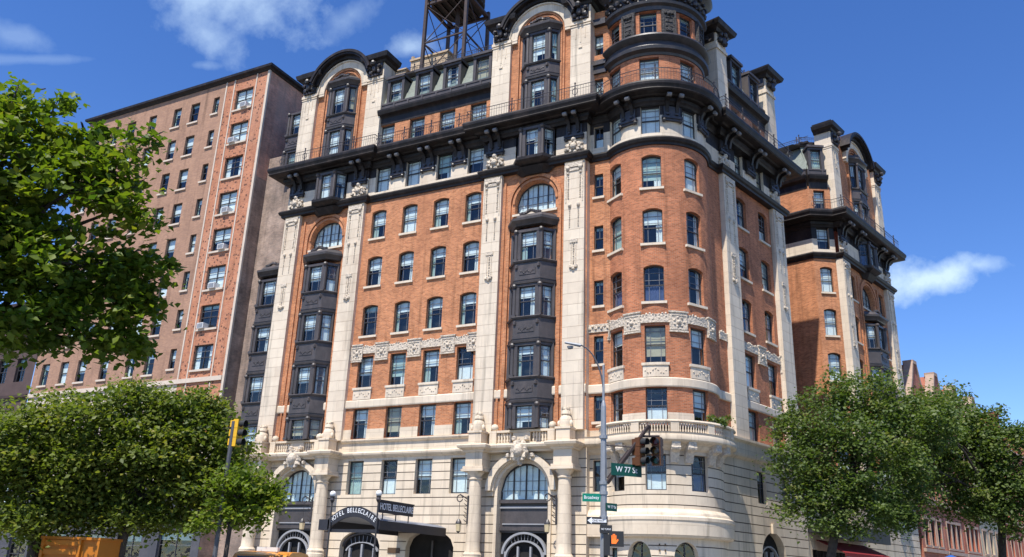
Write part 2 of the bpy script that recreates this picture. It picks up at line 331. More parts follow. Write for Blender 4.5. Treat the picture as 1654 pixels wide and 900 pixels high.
def path_mould(mb, pts, prof, mi=0, closed_prof=True, caps=True):
    """sweep (o,z) profile along a plan polyline, outward = right of travel, mitred"""
    pts = [Vector((p[0], p[1])) for p in pts]; n = len(pts); dirs = [(pts[i + 1] - pts[i]).normalized() for i in range(n - 1)]
    offs = []
    for i in range(n):
        if i == 0: nn_ = Vector((dirs[0].y, -dirs[0].x)); k = 1
        elif i == n - 1: nn_ = Vector((dirs[-1].y, -dirs[-1].x)); k = 1
        else:
            a = Vector((dirs[i - 1].y, -dirs[i - 1].x)); b = Vector((dirs[i].y, -dirs[i].x)); nn_ = (a + b)
            if nn_.length < 1e-6: nn_ = a; k = 1
            else: nn_.normalize(); k = 1 / max(.35, nn_.dot(a))
        offs.append(nn_ * k)
    P = lambda i, o, z: (pts[i].x + offs[i].x * o, pts[i].y + offs[i].y * o, z)
    m_ = len(prof)
    for i in range(n - 1):
        for j in range(m_ if closed_prof else m_ - 1):
            p, q = prof[j], prof[(j + 1) % m_]
            mb.face([P(i, *p), P(i + 1, *p), P(i + 1, *q), P(i, *q)], mi)
    if caps:
        mb.face([P(0, *p) for p in prof], mi); mb.face([P(n - 1, *p) for p in prof][::-1], mi)
def empty(name, loc, label, cat, group=None):
    o = bpy.data.objects.new(name, None); COL.objects.link(o); o.location = loc; o.empty_display_size = .3
    o['label'] = label; o['category'] = cat
    if group: o['group'] = group
    bpy.context.view_layer.update()
    return o
def tag(o, label, cat, group=None, kind=None):
    if label: o['label'] = label
    if cat: o['category'] = cat
    if group: o['group'] = group
    if kind: o['kind'] = kind
    return o
class Root:      # children are written in world coordinates; parent inverse keeps them there
    pass
def attach(o, root):
    o.parent = root; o.matrix_parent_inverse = root.matrix_basis.inverted()
    return o
def text_mesh(s, size, mat_, name, parent, matrix, extrude=.01, xs=1.0):
    cu = bpy.data.curves.new('t', 'FONT'); cu.body = s; cu.size = size; cu.extrude = extrude; cu.align_x = 'CENTER'; cu.align_y = 'CENTER'; cu.offset = size * .008
    to = bpy.data.objects.new('t', cu); COL.objects.link(to)
    dg = bpy.context.evaluated_depsgraph_get(); me = bpy.data.meshes.new_from_object(to.evaluated_get(dg)); me.name = name
    bpy.data.objects.remove(to); bpy.data.curves.remove(cu)
    me.transform(Matrix.Diagonal((xs, 1, 1, 1))); me.transform(matrix)
    me.materials.clear(); me.materials.append(M[mat_] if isinstance(mat_, str) else mat_)
    o = bpy.data.objects.new(name, me); COL.objects.link(o)
    if parent: attach(o, parent)
    return o
def fmat(F, u, o, z):      # matrix placing a text (xy plane) on frame F
    a = R_(F.ang); p = F(u, o, z)
    return Matrix.Translation(p) @ Matrix.Rotation(a, 4, 'Z') @ Matrix.Rotation(R_(90), 4, 'X')

# ---------------------------------------------------------------- windows (shared meshes, placed by matrix)
_wc = {}
def wmesh(kind, w, h, rise, style, ak):
    key = (kind, round(w, 2), round(h, 2), round(rise, 2), style, ak)
    if key in _wc: return _wc[key]
    F = frame(0, 0, 0); mb = MB(); hw = w / 2; tp = lambda u: h + rise * aval(u / hw, ak)
    if kind == 'f':
        t_ = .055
        box(mb, F, -hw, -hw + t_, -.06, .02, 0, h); box(mb, F, hw - t_, hw, -.06, .02, 0, h); box(mb, F, -hw + t_, hw - t_, -.06, .03, 0, t_)
        n = 1 if rise <= 0 else 12
        for k in range(n):      # head
            a, b = -hw + w * k / n, -hw + w * (k + 1) / n
            plate(mb, F, [(a, tp(a) - t_ * 1.3), (b, tp(b) - t_ * 1.3), (b, tp(b) + .01), (a, tp(a) + .01)], -.06, .02)
        mid = h * .5 if style != 'arch' else 0
        if style != 'arch':
            box(mb, F, -hw + t_, hw - t_, -.05, .01, mid - .03, mid + .03)
        c = .022 / 2; top_ = lambda u: tp(u) - t_
        if style == 'grid':
            for u in (-hw * .5, hw * .5): box(mb, F, u - c, u + c, -.035, -.005, mid + .03, top_(u), 1); box(mb, F, u - c, u + c, -.045, -.02, t_, mid - .03, 1)
            for z in (mid + (h - mid) * .3, mid + (h - mid) * .72): box(mb, F, -hw + t_, hw - t_, -.037, -.007, z - c, z + c, 1)
        elif style == 'slim':
            box(mb, F, -c, c, -.035, -.005, mid + .03, top_(0), 1)
        elif style == 'cross':
            box(mb, F, -.03, .03, -.04, 0, 0.05, top_(0), 0)
            box(mb, F, -hw + t_, hw - t_, -.037, -.007, h * .75 - c, h * .75 + c, 1)
        elif style == 'plain': pass
        elif style == 'arch':
            for u in (-hw * .5, 0, hw * .5): box(mb, F, u - .035, u + .035, -.05, .0, t_, top_(u))
            for u in (-hw * .75, -hw * .25, hw * .25, hw * .75): box(mb, F, u - c, u + c, -.04, -.01, h * .55, top_(u), 1)
            z = h * .78 + rise * .1; box(mb, F, -hw * .93, hw * .93, -.042, -.012, z - c, z + c)
            z = h * .78 + rise * .45; box(mb, F, -hw * .8, hw * .8, -.042, -.012, z - c, z + c)
        me = mb.build('window_frame', ['frame', 'munt'])
    elif kind == 'g':
        n = 1 if rise <= 0 else 12
        for k in range(n):
            a, b = -hw + w * k / n, -hw + w * (k + 1) / n
            mb.face([F(a, -.03, 0), F(b, -.03, 0), F(b, -.03, tp(b)), F(a, -.03, tp(a))])
        me = mb.build('pane', ['glass'])
    else:
        H = h + rise
        o = -.085
        def sheet(u0, u1, z0, z1, mi, fold=True):
            n = max(1, int((u1 - u0) / .07)) if fold else 1
            for k in range(n):
                a, b = u0 + (u1 - u0) * k / n, u0 + (u1 - u0) * (k + 1) / n
                oo = (o - (.03 if k % 2 else 0), o - (0 if k % 2 else .03)) if fold else (o, o)
                mb.face([F(a, oo[0], z0), F(b, oo[1], z0), F(b, oo[1], z1), F(a, oo[0], z1)], mi)
        s = style
        if s in ('w', 'w2', 'w3', 'w4', 'w5'): sheet(-hw, hw, h * {'w': .42, 'w2': .05, 'w3': .3, 'w4': .62, 'w5': .5}[s], H, 0, False)
        if s in ('w3', 'w5'): sheet(-hw, -hw * .3, .03, h * .5, 1 if s == 'w5' else 0)
        if s == 'w4': sheet(hw * .3, hw, .03, h * .6, 0)
        if s == 'w2' : pass
        if s == 'd': sheet(-hw, -hw * .45, .03, H, 0); sheet(hw * .45, hw, .03, H, 0)
        if s == 'g': sheet(-hw, hw, .03, H, 1)
        if s == 'm': sheet(-hw, hw, h * .3, H, 1, False); sheet(hw * .2, hw, .03, h * .3, 0)
        if s == 'b': sheet(-hw, hw, .03, h * .5, 2)
        if s == 'y': sheet(-hw, hw, h * .2, H, 3, False)
        if s == 'h': sheet(-hw, hw, h * .72, H, 0, False); sheet(-hw, -hw * .6, .03, h * .72, 1)
        if s == 'k': sheet(-hw, hw, h * .84, H, 1, False)
        if s == 'x': sheet(-hw, hw, 0.0, h * .45, 0, False)
        # dark room box behind
        d = -.5
        mb.face([F(-hw, d, 0), F(hw, d, 0), F(hw, d, H), F(-hw, d, H)], 4)
        mb.face([F(-hw, -.07, 0), F(-hw, d, 0), F(-hw, d, H), F(-hw, -.07, H)], 4); mb.face([F(hw, d, 0), F(hw, -.07, 0), F(hw, -.07, H), F(hw, d, H)], 4)
        mb.face([F(-hw, -.07, 0), F(hw, -.07, 0), F(hw, d, 0), F(-hw, d, 0)], 4); mb.face([F(-hw, d, H), F(hw, d, H), F(hw, -.07, H), F(-hw, -.07, H)], 4)
        me = mb.build('curtain', ['curt', 'curt2', 'curt3', 'curt4', 'room'])
    data = me.data; bpy.data.objects.remove(me); _wc[key] = data
    return data
CS = ['w3', 'w4', 'w5', 'y', 'w4', 'b', 'w', 'w2', 'w2', 'd', 'g', 'm', 'w', 'h', 'w2', 'd', 'w2', 'x', 'h', 'w', 'k']
def window(root, F, u, o, z, w, h, rise=0.0, style='grid', cs=None, ak='s', name='window', sill=0, sm='stone'):
    if cs is None: cs = random.choice(CS)
    p = F(u, o, z)
    a = bpy.data.objects.new(name, wmesh('f', w, h, rise, style, ak)); COL.objects.link(a)
    a.location = Vector(p) - root.location; a.rotation_euler = (0, 0, R_(F.ang)); a.parent = root
    for nm, kd, st in (('pane', 'g', ''), ('curtain', 'c', cs)):
        c = bpy.data.objects.new(nm, wmesh(kd, w, h, rise, st, ak)); COL.objects.link(c); c.parent = a
    if sill:
        key = ('s', round(sill, 2), round(o, 2), sm)
        if key not in _wc:
            mb = MB(); box(mb, frame(0, 0, 0), -sill / 2, sill / 2, .021, -o + .1, -.125, .012); t_ = mb.build('sill', [sm]); _wc[key] = t_.data; bpy.data.objects.remove(t_)
        c = bpy.data.objects.new('sill', _wc[key]); COL.objects.link(c); c.parent = a
    return a
M['pale_metal'] = mat('pale_door_metal', (.3, .3, .31), .5)
M['galvd'] = mat('worn_zinc', (.2, .19, .185), .5, .25, 5)
M['bronze'] = mat('dark_bronze', (.1, .06, .03), .5)
M['stucco'] = brick('grimy_party_wall', (.38, .26, .2), (.25, .18, .145), (.34, .28, .23), var=.45, stain=.9, dark=(.14, .115, .1))
M['awn'] = mat('black_awning', (.03, .03, .036), .6, .15, 2)
M['white'] = mat('white_lettering', (.8, .8, .8), .6, .03)
M['globe'] = mat('opal_globe', (.75, .74, .7), .3, .03)
M['amber'] = mat('amber_glass', (.6, .48, .28), .3, .1, 5)
M['brick_m'] = brick('mottled_red_brick', (.56, .20, .085), (.42, .13, .06), (.4, .27, .2), darkamt=.8, var=.22, stain=.3, dark=(.5, .33, .24))
M['brown'] = brick('plain_brown_brick', (.44, .25, .155), (.33, .185, .12), (.33, .21, .16), var=.16, stain=.45, dark=(.24, .14, .1))
M['brick_p'] = brick('party_brick', (.62, .27, .18), (.42, .19, .13), (.48, .36, .28), var=.4, stain=.8, dark=(.36, .27, .22))
M['paletrim'] = mat('pale_stone_trim', (.6, .5, .4), .85, .1, 2)
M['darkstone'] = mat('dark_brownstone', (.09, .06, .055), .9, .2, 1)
M['acw'] = mat('white_enamel', (.7, .7, .68), .5, .05)
M['redcloth'] = mat('red_awning_cloth', (.2, .014, .016), .8, .1)
M['redbrick'] = brick('row_red_brick', (.48, .14, .08), (.36, .1, .06), (.4, .24, .18))
M['redstone'] = mat('red_sandstone', (.42, .13, .075), .85, .15, 1.2)
M['beige'] = mat('beige_stone', (.52, .44, .3), .85, .12, 1)
M['shopgrey'] = mat('shaded_grey_shopfront', (.07, .07, .08), .7, .2, 1, dirt=.4, dscale=1.0, dcol=(.13, .12, .11))  # dark grey shopfront, with tree shade also put into its colour
M['rowtrim'] = mat('row_house_trim', (.42, .3, .23), .85, .15, 2)
M['darkpole'] = mat('dark_grey_paint', (.09, .09, .1), .5)
M['sigyellow'] = mat('signal_yellow', (.75, .42, .02), .45, .08); M['sigshade'] = mat('signal_yellow_shaded', (.11, .04, .012), .5, .15, 6); M['visorm'] = mat('signal_visor_black', (.03, .03, .03), .6)  # second yellow is browned: shade put into the housing colour
M['lensr'] = mat('red_lens', (.12, .01, .01), .2); M['lensy'] = mat('amber_lens', (.14, .07, .01), .2); M['lensg'] = mat('green_lens', (.01, .08, .05), .2)
M['signgreen'] = mat('sign_green', (.0, .2, .13), .45, .05); M['signdark'] = mat('sign_dark_green', (.004, .07, .05), .45, .05); M['signblack'] = mat('sign_black', (.03, .03, .03), .5); M['handor'] = bpy.data.materials.new('walk_signal_orange'); M['handor'].use_nodes = True
hb = M['handor'].node_tree.nodes['Principled BSDF']; hb.inputs['Base Color'].default_value = (.9, .18, .02, 1); hb.inputs['Emission Color'].default_value = (1, .2, .02, 1); hb.inputs['Emission Strength'].default_value = .3
M['taxi'] = mat('taxi_yellow_orange', (.75, .27, .02), .3, .05, spec=.6); M['carglass'] = mat('car_glass', (.02, .02, .022), .08, .05, spec=.9); M['tyre'] = mat('tyre', (.03, .03, .03), .9); M['orangep'] = mat('orange_paint', (.5, .165, .012), .5, .12, 4, dirt=.3, dscale=2)
M['chrome'] = mat('bare_metal', (.5, .5, .5), .3, metal=.8); M['lampw'] = mat('headlamp', (.7, .7, .7), .2); M['lampr'] = mat('tail_lamp', (.4, .02, .02), .3); M['bluecloth'] = mat('blue_cloth', (.02, .09, .32), .8)
# ================================================================ HOTEL
hotel = empty('hotel_building', (-25, 3, 0), 'ornate ten-storey orange brick hotel with round corner tower, cream stone base and heavy black cornices', 'building')
H = hotel
WIN = []   # window rows
ROWS = [(8.88, 10.66, 0), (11.9, 13.83, 0), (15.1, 16.95, .13), (18.3, 20.15, .13), (21.5, 23.32, .13)]
XS = [-30.85, -28.5, -26.2, -23.93]; HW = .55
LEDGE = 8.8; STR0 = 24.05; FR0 = 24.5; SOF = 26.9; CT = 27.55
grv = [.46 * k for k in range(2, 17)]
# ---- front, between the bays
mb = MB()
base_ops = [(-31.45, -28.72, -.2, 2.95, .78, 'r'), (-27.0, -24.0, -.2, 2.95, .85, 'r')]
ops = base_ops + [(x - HW, x + HW, 5.72, 7.62, 0) for x in XS]
wall(mb, FR, -31.95, -23.05, 0, 7.85, ops, .42, grooves=grv, gmi=1)
wall(mb, FR, -31.95, -23.05, 7.85, LEDGE, (), .3)
mb.build('stone_base_wall', ['base', 'groove'], H)
mb = MB(); ops = [(x - HW, x + HW, a, b, r) for x in XS for a, b, r in ROWS]
wall(mb, FR, -31.9, -23.0, LEDGE, STR0, ops, .34)
mb.build('brick_wall', ['brick'], H)
for x in XS:
    window(H, FR, x, -.26, 5.72, 2 * HW, 1.9)
    for a, b, r in ROWS: window(H, FR, x, -.2, a, 2 * HW, b - a, r, sill=1.3 if a > 15 else 0)
# frieze wall and upper brick floor
mb = MB(); wall(mb, FR, -32.1, -22.9, STR0, SOF + .1, [(x - HW, x + HW, 24.75, 26.55, 0) for x in XS], .3, zshade=25.85); mb.build('frieze_wall', ['stone', 'cornice'], H)  # upper frieze coloured black: cornice shade painted on the stone
mb = MB(); wall(mb, FR, -32.1, -22.9, CT - .1, 29.8, [(x - .58, x + .58, 27.85, 29.62, 0) for x in XS], .3); mb.build('brick_wall', ['brick'], H)
for x in XS:
    window(H, FR, x, -.2, 24.75, 2 * HW, 1.8, cs=random.choice(['w2', 'w', 'g', 'm']))
    window(H, FR, x, -.2, 27.85, 1.16, 1.77, cs=random.choice(['w', 'w2', 'h']))

# ---- belts and ledges along the front and round the tower
def arcpts(R, a0, a1, n): return [(TC[0] + R * math.sin(R_(a0 + (a1 - a0) * k / n)), TC[1] - R * math.cos(R_(a0 + (a1 - a0) * k / n))) for k in range(n + 1)]
sdp = lambda u, o=0: SD(u, o, 0)[:2]
TW = [(-16.55, .4), (-15.45, .4)] + arcpts(TR, -43, 106, 48)
SIDE = [sdp(3.7), sdp(12.9)]
flat = [(-38.6, 0), (-16.55, 0)]
belt = [(0, 10.69), (.09, 10.69), (.11, 10.75), (.11, 11.1), (.07, 11.16), (0, 11.16)]
mb = MB(); path_mould(mb, flat, belt); path_mould(mb, TW + [sdp(3.55), sdp(12.95)], belt); mb.build('stone_belt', ['stone'], H)
mb = MB()
led = [(0, 8.62), (.1, 8.66), (.16, 8.74), (.16, 8.82), (0, 8.86)]
path_mould(mb, [(-32.0, 0), (-22.95, 0)], led)
low = [(0, 7.74), (.1, 7.8), (.22, 7.92), (.24, 8.02), (.1, 8.1), (0, 8.12)]
path_mould(mb, [(-32.0, 0), (-22.95, 0)], low)
mb.build('stone_ledge', ['base'], H); mb = MB()
path_mould(mb, [sdp(3.7), sdp(12.95)], [(0, 7.74), (.12, 7.8), (.3, 7.92), (.34, 8.06), (.36, 8.6), (.5, 8.72), (.5, 8.84), (0, 8.9)])
e = [-31.95] + [q for x in XS for q in (x - HW, x + HW)] + [-23.1]
mb.build('stone_ledge', ['base'], H)
for a, b in zip(e[::2], e[1::2]): mb = MB(); box(mb, FR, a, b, 0, .05, 8.86, 9.42); mb.build('stone_course', ['base'], H)
# ---- lace band, blocks and aprons
def lace(F, u0, u1, xs, n=1, hw=.56, seg=None):
    mb = MB(); box(mb, F, u0, u1, 0, .07, 13.98, 14.42, n=n)
    for k in range(int((u1 - u0) / .16)):
        u = u0 + .08 + k * .16; z = 14.44 + .05 * math.sin(k * 1.3)
        ball(mb, F(u, .04, z - .03), .07, 6, jit=.2)
        if k % 2: ball(mb, F(u, .045, 14.2 + .08 * math.cos(k * 2.1)), .055, 6, jit=.3)
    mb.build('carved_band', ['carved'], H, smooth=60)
    for a, b in zip(xs, xs[1:]):
        mb = MB(); c = (a + b) / 2; w = .5 if b - a > 2 else .4; nn = 4 if n > 1 else 1
        w *= .92; box(mb, F, c - w, c + w, 0, .1, 13.56, 14.5, n=nn); box(mb, F, c - w * 1.08, c + w * 1.08, 0, .15, 14.5, 14.58, n=nn); box(mb, F, c - w * 1.05, c + w * 1.05, 0, .13, 13.48, 13.56, n=nn)
        for k in range(7):
            an = k * math.pi * 2 / 7; ball(mb, F(c + .25 * math.cos(an), .09, 14.0 + .25 * math.sin(an)), .07, 6, jit=.2)
        ball(mb, F(c, .09, 14.0), .13, 8)
        for (q0, q1, q2, q3) in ((-.42, .42, 14.34, 14.4), (-.42, .42, 13.6, 13.66), (-.42, -.36, 13.66, 14.34), (.36, .42, 13.66, 14.34)): box(mb, F, c + q0, c + q1, .09, .13, q2, q3, n=nn if q1 - q0 > .2 else 1)
        mb.build('carved_block', ['carved'], H, smooth=60)
def aprons(F, xs, n=1, w=.64):
    for x in xs:
        mb = MB(); box(mb, F, x - w, x + w, 0, .09, 11.18, 11.76, n=n); box(mb, F, x - w - .05, x + w + .05, 0, .14, 11.76, 11.9, n=n)
        for k in range(9):
            t = (k - 4) / 4; ball(mb, F(x + t * w * .8, .08, 11.48 + .12 * math.cos(t * 5)), .055, 6, jit=.25)
        mb.build('carved_apron', ['stone'], H, smooth=50)
lace(FR, -31.95, -22.95, [-32.1] + XS + [-22.8]); aprons(FR, XS)
# ---- piers with hanging ornament
def drops(F, u, o, zt, p):
    mb = MB()      # console at the head
    for s in (-1, 1):
        ball(mb, F(u + s * .38, o + .03, zt - .45), .14, 8, sz=1.1); ball(mb, F(u + s * .38, o + .03, zt - .75), .09, 6)
        z = zt - .95
        while z > zt - 2.3: ball(mb, F(u + s * .36, o + .01, z), .05, 6, jit=.2); z -= .12
        box(mb, F, u + s * .5 - .03, u + s * .5 + .03, o - .01, o + .03, zt - 2.55, zt - .4)
    box(mb, F, u - .53, u + .53, o - .01, o + .09, zt - .4, zt - .12); box(mb, F, u - .32, u + .32, o - .01, o + .05, zt - .62, zt - .45)
    mb.build('pier_console', ['carved'], p, smooth=50)
    for s in (-1, 1):
        mb = MB(); ball(mb, F(u + s * .26, o + .03, zt - 2.75), .11, 6, sz=1.4); z = zt - 2.95
        while z > zt - 4.1: ball(mb, F(u + s * .26, o + .01, z), .045, 6, jit=.2); z -= .12
        mb.build('bead_drop', ['carved'], p, smooth=50)
    mb = MB()
    for s in (-1, 1): box(mb, F, u + s * .14 - .02, u + s * .14 + .02, o - .01, o + .03, zt - 6.2, zt - 4.9)
    box(mb, F, u - .24, u + .24, o - .01, o + .05, zt - 5.0, zt - 4.8)
    z = zt - 5.0
    while z > zt - 6.3: ball(mb, F(u, o + .01, z), .055, 6, jit=.2); z -= .1
    for s in (-1, 0, 1): ball(mb, F(u + s * .15, o + .02, zt - 6.4 - (.1 if s == 0 else 0)), .12, 6, jit=.1)
    mb.build('pendant', ['carved'], p, smooth=50)
def pier(F, u0, u1, o0, o1, z0=8.8, z1=STR0, name='pier'):
    mb = MB(); z = z0; k = 0
    gs = [.62 * i for i in range(1, 45) if z0 < .62 * i < z1]
    Fo = lambda u, o, z: F(u, o + o1, z)
    wall(mb, Fo, u0, u1, z0, z1, (), .1, grooves=gs, gd=.008, gh=.008, gmi=0)
    mb.face([F(u0, o0, z0), F(u0, o1, z0), F(u0, o1, z1), F(u0, o0, z1)]); mb.face([F(u1, o1, z0), F(u1, o0, z0), F(u1, o0, z1), F(u1, o1, z1)])
    mb.face([F(u0, o0, z1), F(u0, o1, z1), F(u1, o1, z1), F(u1, o0, z1)][::-1]); mb.face([F(u0, o0, z0), F(u1, o0, z0), F(u1, o1, z0), F(u0, o1, z0)])
    p = mb.build(name, ['stone'], H)
    if z1 == STR0 and z0 < 10:
        drops(F, (u0 + u1) / 2, o1, z1, p)
    return p
PIERS = [(-38.55, -37.25), (-33.22, -31.95), (-23.1, -21.9), (-17.85, -16.62)]
for a, b in PIERS: pier(FR, a, b, -.4, .25)
pier(SD, 4.75, 6.15, -.2, .3); pier(SD, 11.1, 12.5, -.2, .3)
pier(SD, 22.0, 23.25, -.2, .3); pier(SD, 30.8, 32.1, -.3, .3)

# ---- bay sections of the front: wall with tall niche, canted metal bay, portal
def cant(c, hw, p, fw):   # plan of a canted bay (u,o)
    return [(c - hw, 0), (c - fw, p), (c + fw, p), (c + hw, 0)]
def bay(F, c, hw, p, fw, spans, wins, top, name='bay_window', crown=True, base_corbel=None, ww=None):
    """spans: [(z0,z1)] solid panels; wins: [(z0,z1)] glazed tiers; mullion posts between"""
    P2 = [F(c - hw, 0, 0)[:2], F(c - fw, p, 0)[:2], F(c + fw, p, 0)[:2], F(c + hw, 0, 0)[:2]]
    mb = MB()
    for z0, z1 in spans:
        path_mould(mb, P2, [(-.25, z0), (.02, z0), (.02, z1), (-.25, z1)])
        path_mould(mb, P2, [(-.1, z1 - .14), (.09, z1 - .12), (.14, z1 - .03), (.1, z1 + .02), (-.1, z1 + .02)])
        path_mould(mb, P2, [(-.1, z0 - .02), (.07, z0), (.1, z0 + .12), (-.1, z0 + .16)])
        path_mould(mb, P2, [(-.1, z0 + .22), (.05, z0 + .22), (.05, z0 + .30), (-.1, z0 + .3)])
        # raised ornament on the front panel
        zc = (z0 + z1) / 2
        for k in range(9): ball(mb, F(c + (k - 4) * .1, p + .02, zc + .02 + .06 * math.cos(k * 1.6)), .075, 6, jit=.2)
        box(mb, F, c - .5, c + .5, p, p + .05, zc - .16, zc + .2)
        for s in (-1, 1): ball(mb, F(c + s * (fw - .1), p + .04, z1 - .35), .11, 6, sz=1.4)
    posts = [(c - fw, p), (c + fw, p)]
    for z0, z1 in wins:
        for (u, o) in posts:
            tube(mb, F(u, o - .04, z0), F(u, o - .04, z1), .11, .11, 8); ball(mb, F(u, o + .02, z1 - .12), .15, 8); box(mb, F, u - .14, u + .14, o - .14, o + .1, z0, z0 + .14)
            box(mb, F, u + (0.08 if u < c else -.3), u + (.3 if u < c else -.08), o - .12, o - .02, z0, z1)
        for s in (-1, 1):
            box(mb, F, c + s * hw - (0 if s < 0 else .16), c + s * hw + (.16 if s < 0 else 0), -.1, .12, z0, z1)
        path_mould(mb, P2, [(-.14, z1 - .16), (.0, z1 - .16), (.0, z1), (-.14, z1)])
    if crown:
        zt = top
        path_mould(mb, P2, [(-.2, zt - .45), (.05, zt - .42), (.1, zt - .3), (.28, zt - .16), (.3, zt - .02), (.1, zt + .03), (-.2, zt + .1)])
        path_mould(mb, P2, [(-.2, zt + .02), (.08, zt + .02), (-.05, zt + .28), (-.25, zt + .34)])
        Pn = [F(c - hw, -.1, zt + .3), F(c - fw, p - .1, zt + .3), F(c + fw, p - .1, zt + .3), F(c + hw, -.1, zt + .3)]; mb.face(Pn)
        for k in range(11): ball(mb, F(c + (k - 5) * .12, p * .8, zt + .38 + .16 * math.exp(-((k - 5) / 2.2) ** 2)), .11, 6, jit=.25)
    b = mb.build(name, ['iron2'], H, smooth=35)
    # glazing
    fwid = 2 * fw - .55 if ww is None else ww
    L = math.hypot(hw - fw, p); an = math.degrees(math.atan2(p, hw - fw))
    for z0, z1 in wins:
        window(H, F, c, p - .12, z0, fwid, z1 - z0 - .12, name='bay_sash')
        for s in (-1, 1):
            mu = c + s * (fw + hw) / 2; mo = p / 2
            ang = F.ang + s * an; pt = F(mu, mo, 0)
            G = frame(pt[0], pt[1], ang)
            window(H, G, 0, -.1, z0, max(.3, L - .34), z1 - z0 - .12, style='slim' if L < .9 else 'grid', name='bay_sash')
    return b
SP = [(10.25, 11.62), (13.5, 14.95), (16.85, 18.2)]
WN = [(8.9, 10.25), (11.62, 13.5), (14.95, 16.85), (18.2, 20.1)]
def bay_section(F, c, sec, extra=()):
    u0, u1 = sec
    ex = [(x - .5, x + .5, a, b, r) for x in extra for a, b, r in ROWS]
    for x in extra:
        for a, b, r in ROWS: window(H, F, x, -.2, a, 1.0, b - a, r, sill=1.2)
    mb = MB(); wall(mb, F, u0, u1, LEDGE, STR0, ex + [(c - 1.3, c + 1.3, 21.42, 22.1, 1.25, 'r')], .5); mb.build('brick_wall', ['brick'], H)
    window(H, F, c, -.34, 21.42, 2.6, .68, 1.25, style='arch', cs='w2', ak='r', name='arched_window', sill=2.84)
    mb = MB(); arch(mb, F, c, 22.1, 1.52, 1.72, 0, 180, 0, .13, 24); arch(mb, F, c, 22.1, 1.3, 1.44, 0, 180, 0, .07, 24)
    for s in (-1, 1): box(mb, F, c + s * 1.62 - .1, c + s * 1.62 + .1, 0, .13, LEDGE, 22.1); box(mb, F, c + s * 1.95 - .06, c + s * 1.95 + .06, 0, .09, LEDGE, 23.6)
    mb.build('brick_archivolt', ['brick'], H)
    bay(F, c, 1.4, .72, .78, SP, WN, 20.75)
    # frieze
    mb = MB(); Fo = lambda u, o, z: F(u, o + .12, z)
    wall(mb, Fo, u0, u1, STR0, SOF + .1, [(c - 1.2, c + 1.2, 24.6, 26.6, 0)], .4, zshade=25.85); mb.build('frieze_wall', ['stone', 'cornice'], H)  # black upper part is painted shade from the cornice
    bay(F, c, 1.32, .75, .7, [], [(24.62, 26.6)], 27, crown=False)
    mb = MB()
    P2 = [F(c - 1.4, .1, 0)[:2], F(c - .78, .85, 0)[:2], F(c + .78, .85, 0)[:2], F(c + 1.4, .1, 0)[:2]]
    path_mould(mb, P2, [(-.5, 24.1), (.0, 24.36), (.1, 24.44), (.12, 24.6), (-.5, 24.66)])
    mb.face([F(c - 1.38, .1, 24.64), F(c - .75, .85, 24.64), F(c + .75, .85, 24.64), F(c + 1.38, .1, 24.64)][::-1])
    a = [(c - 1.35, .1, 24.12), (c - .75, .62, 24.12), (c + .75, .62, 24.12), (c + 1.35, .1, 24.12)]; b = [(c - .9, .1, 23.72), (c - .5, .3, 23.72), (c + .5, .3, 23.72), (c + .9, .1, 23.72)]
    for i in range(3): mb.face([F(*b[i]), F(*b[i + 1]), F(*a[i + 1]), F(*a[i])])
    mb.face([F(*q) for q in b][::-1]); mb.face([F(*q) for q in a])
    mb.build('bay_corbel', ['cornice'], H)
bay_section(FR, -34.95, (-38.6, -31.9)); bay_section(FR, -19.78, (-23.0, -16.55))
bay_section(SD, 27.15, (22.0, 32.1), (24.35, 30.0))
# ---- string course and main cornice
MAIN = [(-38.75, 5.0), (-38.75, -.28), (-31.8, -.28), (-31.8, 0), (-23.2, 0), (-23.2, -.28), (-16.5, -.28), (-16.5, .4), (-15.45, .4)] + arcpts(TR, -43, 105, 44) + [sdp(3.55), sdp(4.6), sdp(4.6, .3), sdp(12.75, .3), sdp(12.75, -7)]
ca = math.sqrt(.5)
COURT0, COURTX = 20.9, -1.35
WING = [sdp(COURT0, -8.2), sdp(COURT0, COURTX), sdp(22.05, -.15), sdp(22.05, .28), sdp(32.3, .28), sdp(32.3, -9)]
sp = [(-.45, STR0), (.08, STR0), (.1, STR0 + .12), (.2, STR0 + .2), (.26, STR0 + .34), (.2, STR0 + .45), (-.45, STR0 + .48)]
for P_ in (MAIN, WING):
    mb = MB(); path_mould(mb, P_, sp); mb.build('string_course', ['cornice'], H)
cp = [(-.3, SOF), (.42, SOF), (.5, SOF + .06), (.9, SOF + .1), (.96, SOF + .16), (.93, SOF + .22), (.96, SOF + .3), (1.02, SOF + .42), (1.04, CT - .1), (1.0, CT), (-.3, CT + .02)]
bedm = [(-.5, 26.45), (.06, 26.5), (.12, 26.62), (.2, 26.7), (.22, 26.88), (-.5, SOF)]
cornices = []
for P_ in (MAIN, WING):
    mb = MB(); path_mould(mb, P_, cp); path_mould(mb, P_, bedm); cornices.append(mb.build('main_cornice', ['cornice'], H))
def bracket(F, u, o=0, par=None):
    mb = MB(); w = .1
    prof = [(o, 25.95), (o + .08, 25.98), (o + .13, 26.15), (o + .18, 26.4), (o + .34, 26.6), (o + .56, 26.66), (o + .74, 26.74), (o + .74, SOF + .01), (o, SOF + .01)]
    prism(mb, F, prof, u - w, u + w)
    q = F(u, o + .8, 26.72); tube(mb, F(u - w * 1.2, o + .7, 26.78), F(u + w * 1.2, o + .7, 26.78), .115, .115, 10, 1)
    return mb.build('cornice_bracket', ['cornice', 'galvd'], par, smooth=30)
def pairs(F, us, o, par):
    for u in us:
        bracket(F, u - .28, o, par); bracket(F, u + .28, o, par)
pairs(FR, [-29.67, -27.35, -25.06], 0, cornices[0]); pairs(FR, [-37.7, -32.5, -22.4, -17.3], .26, cornices[0])
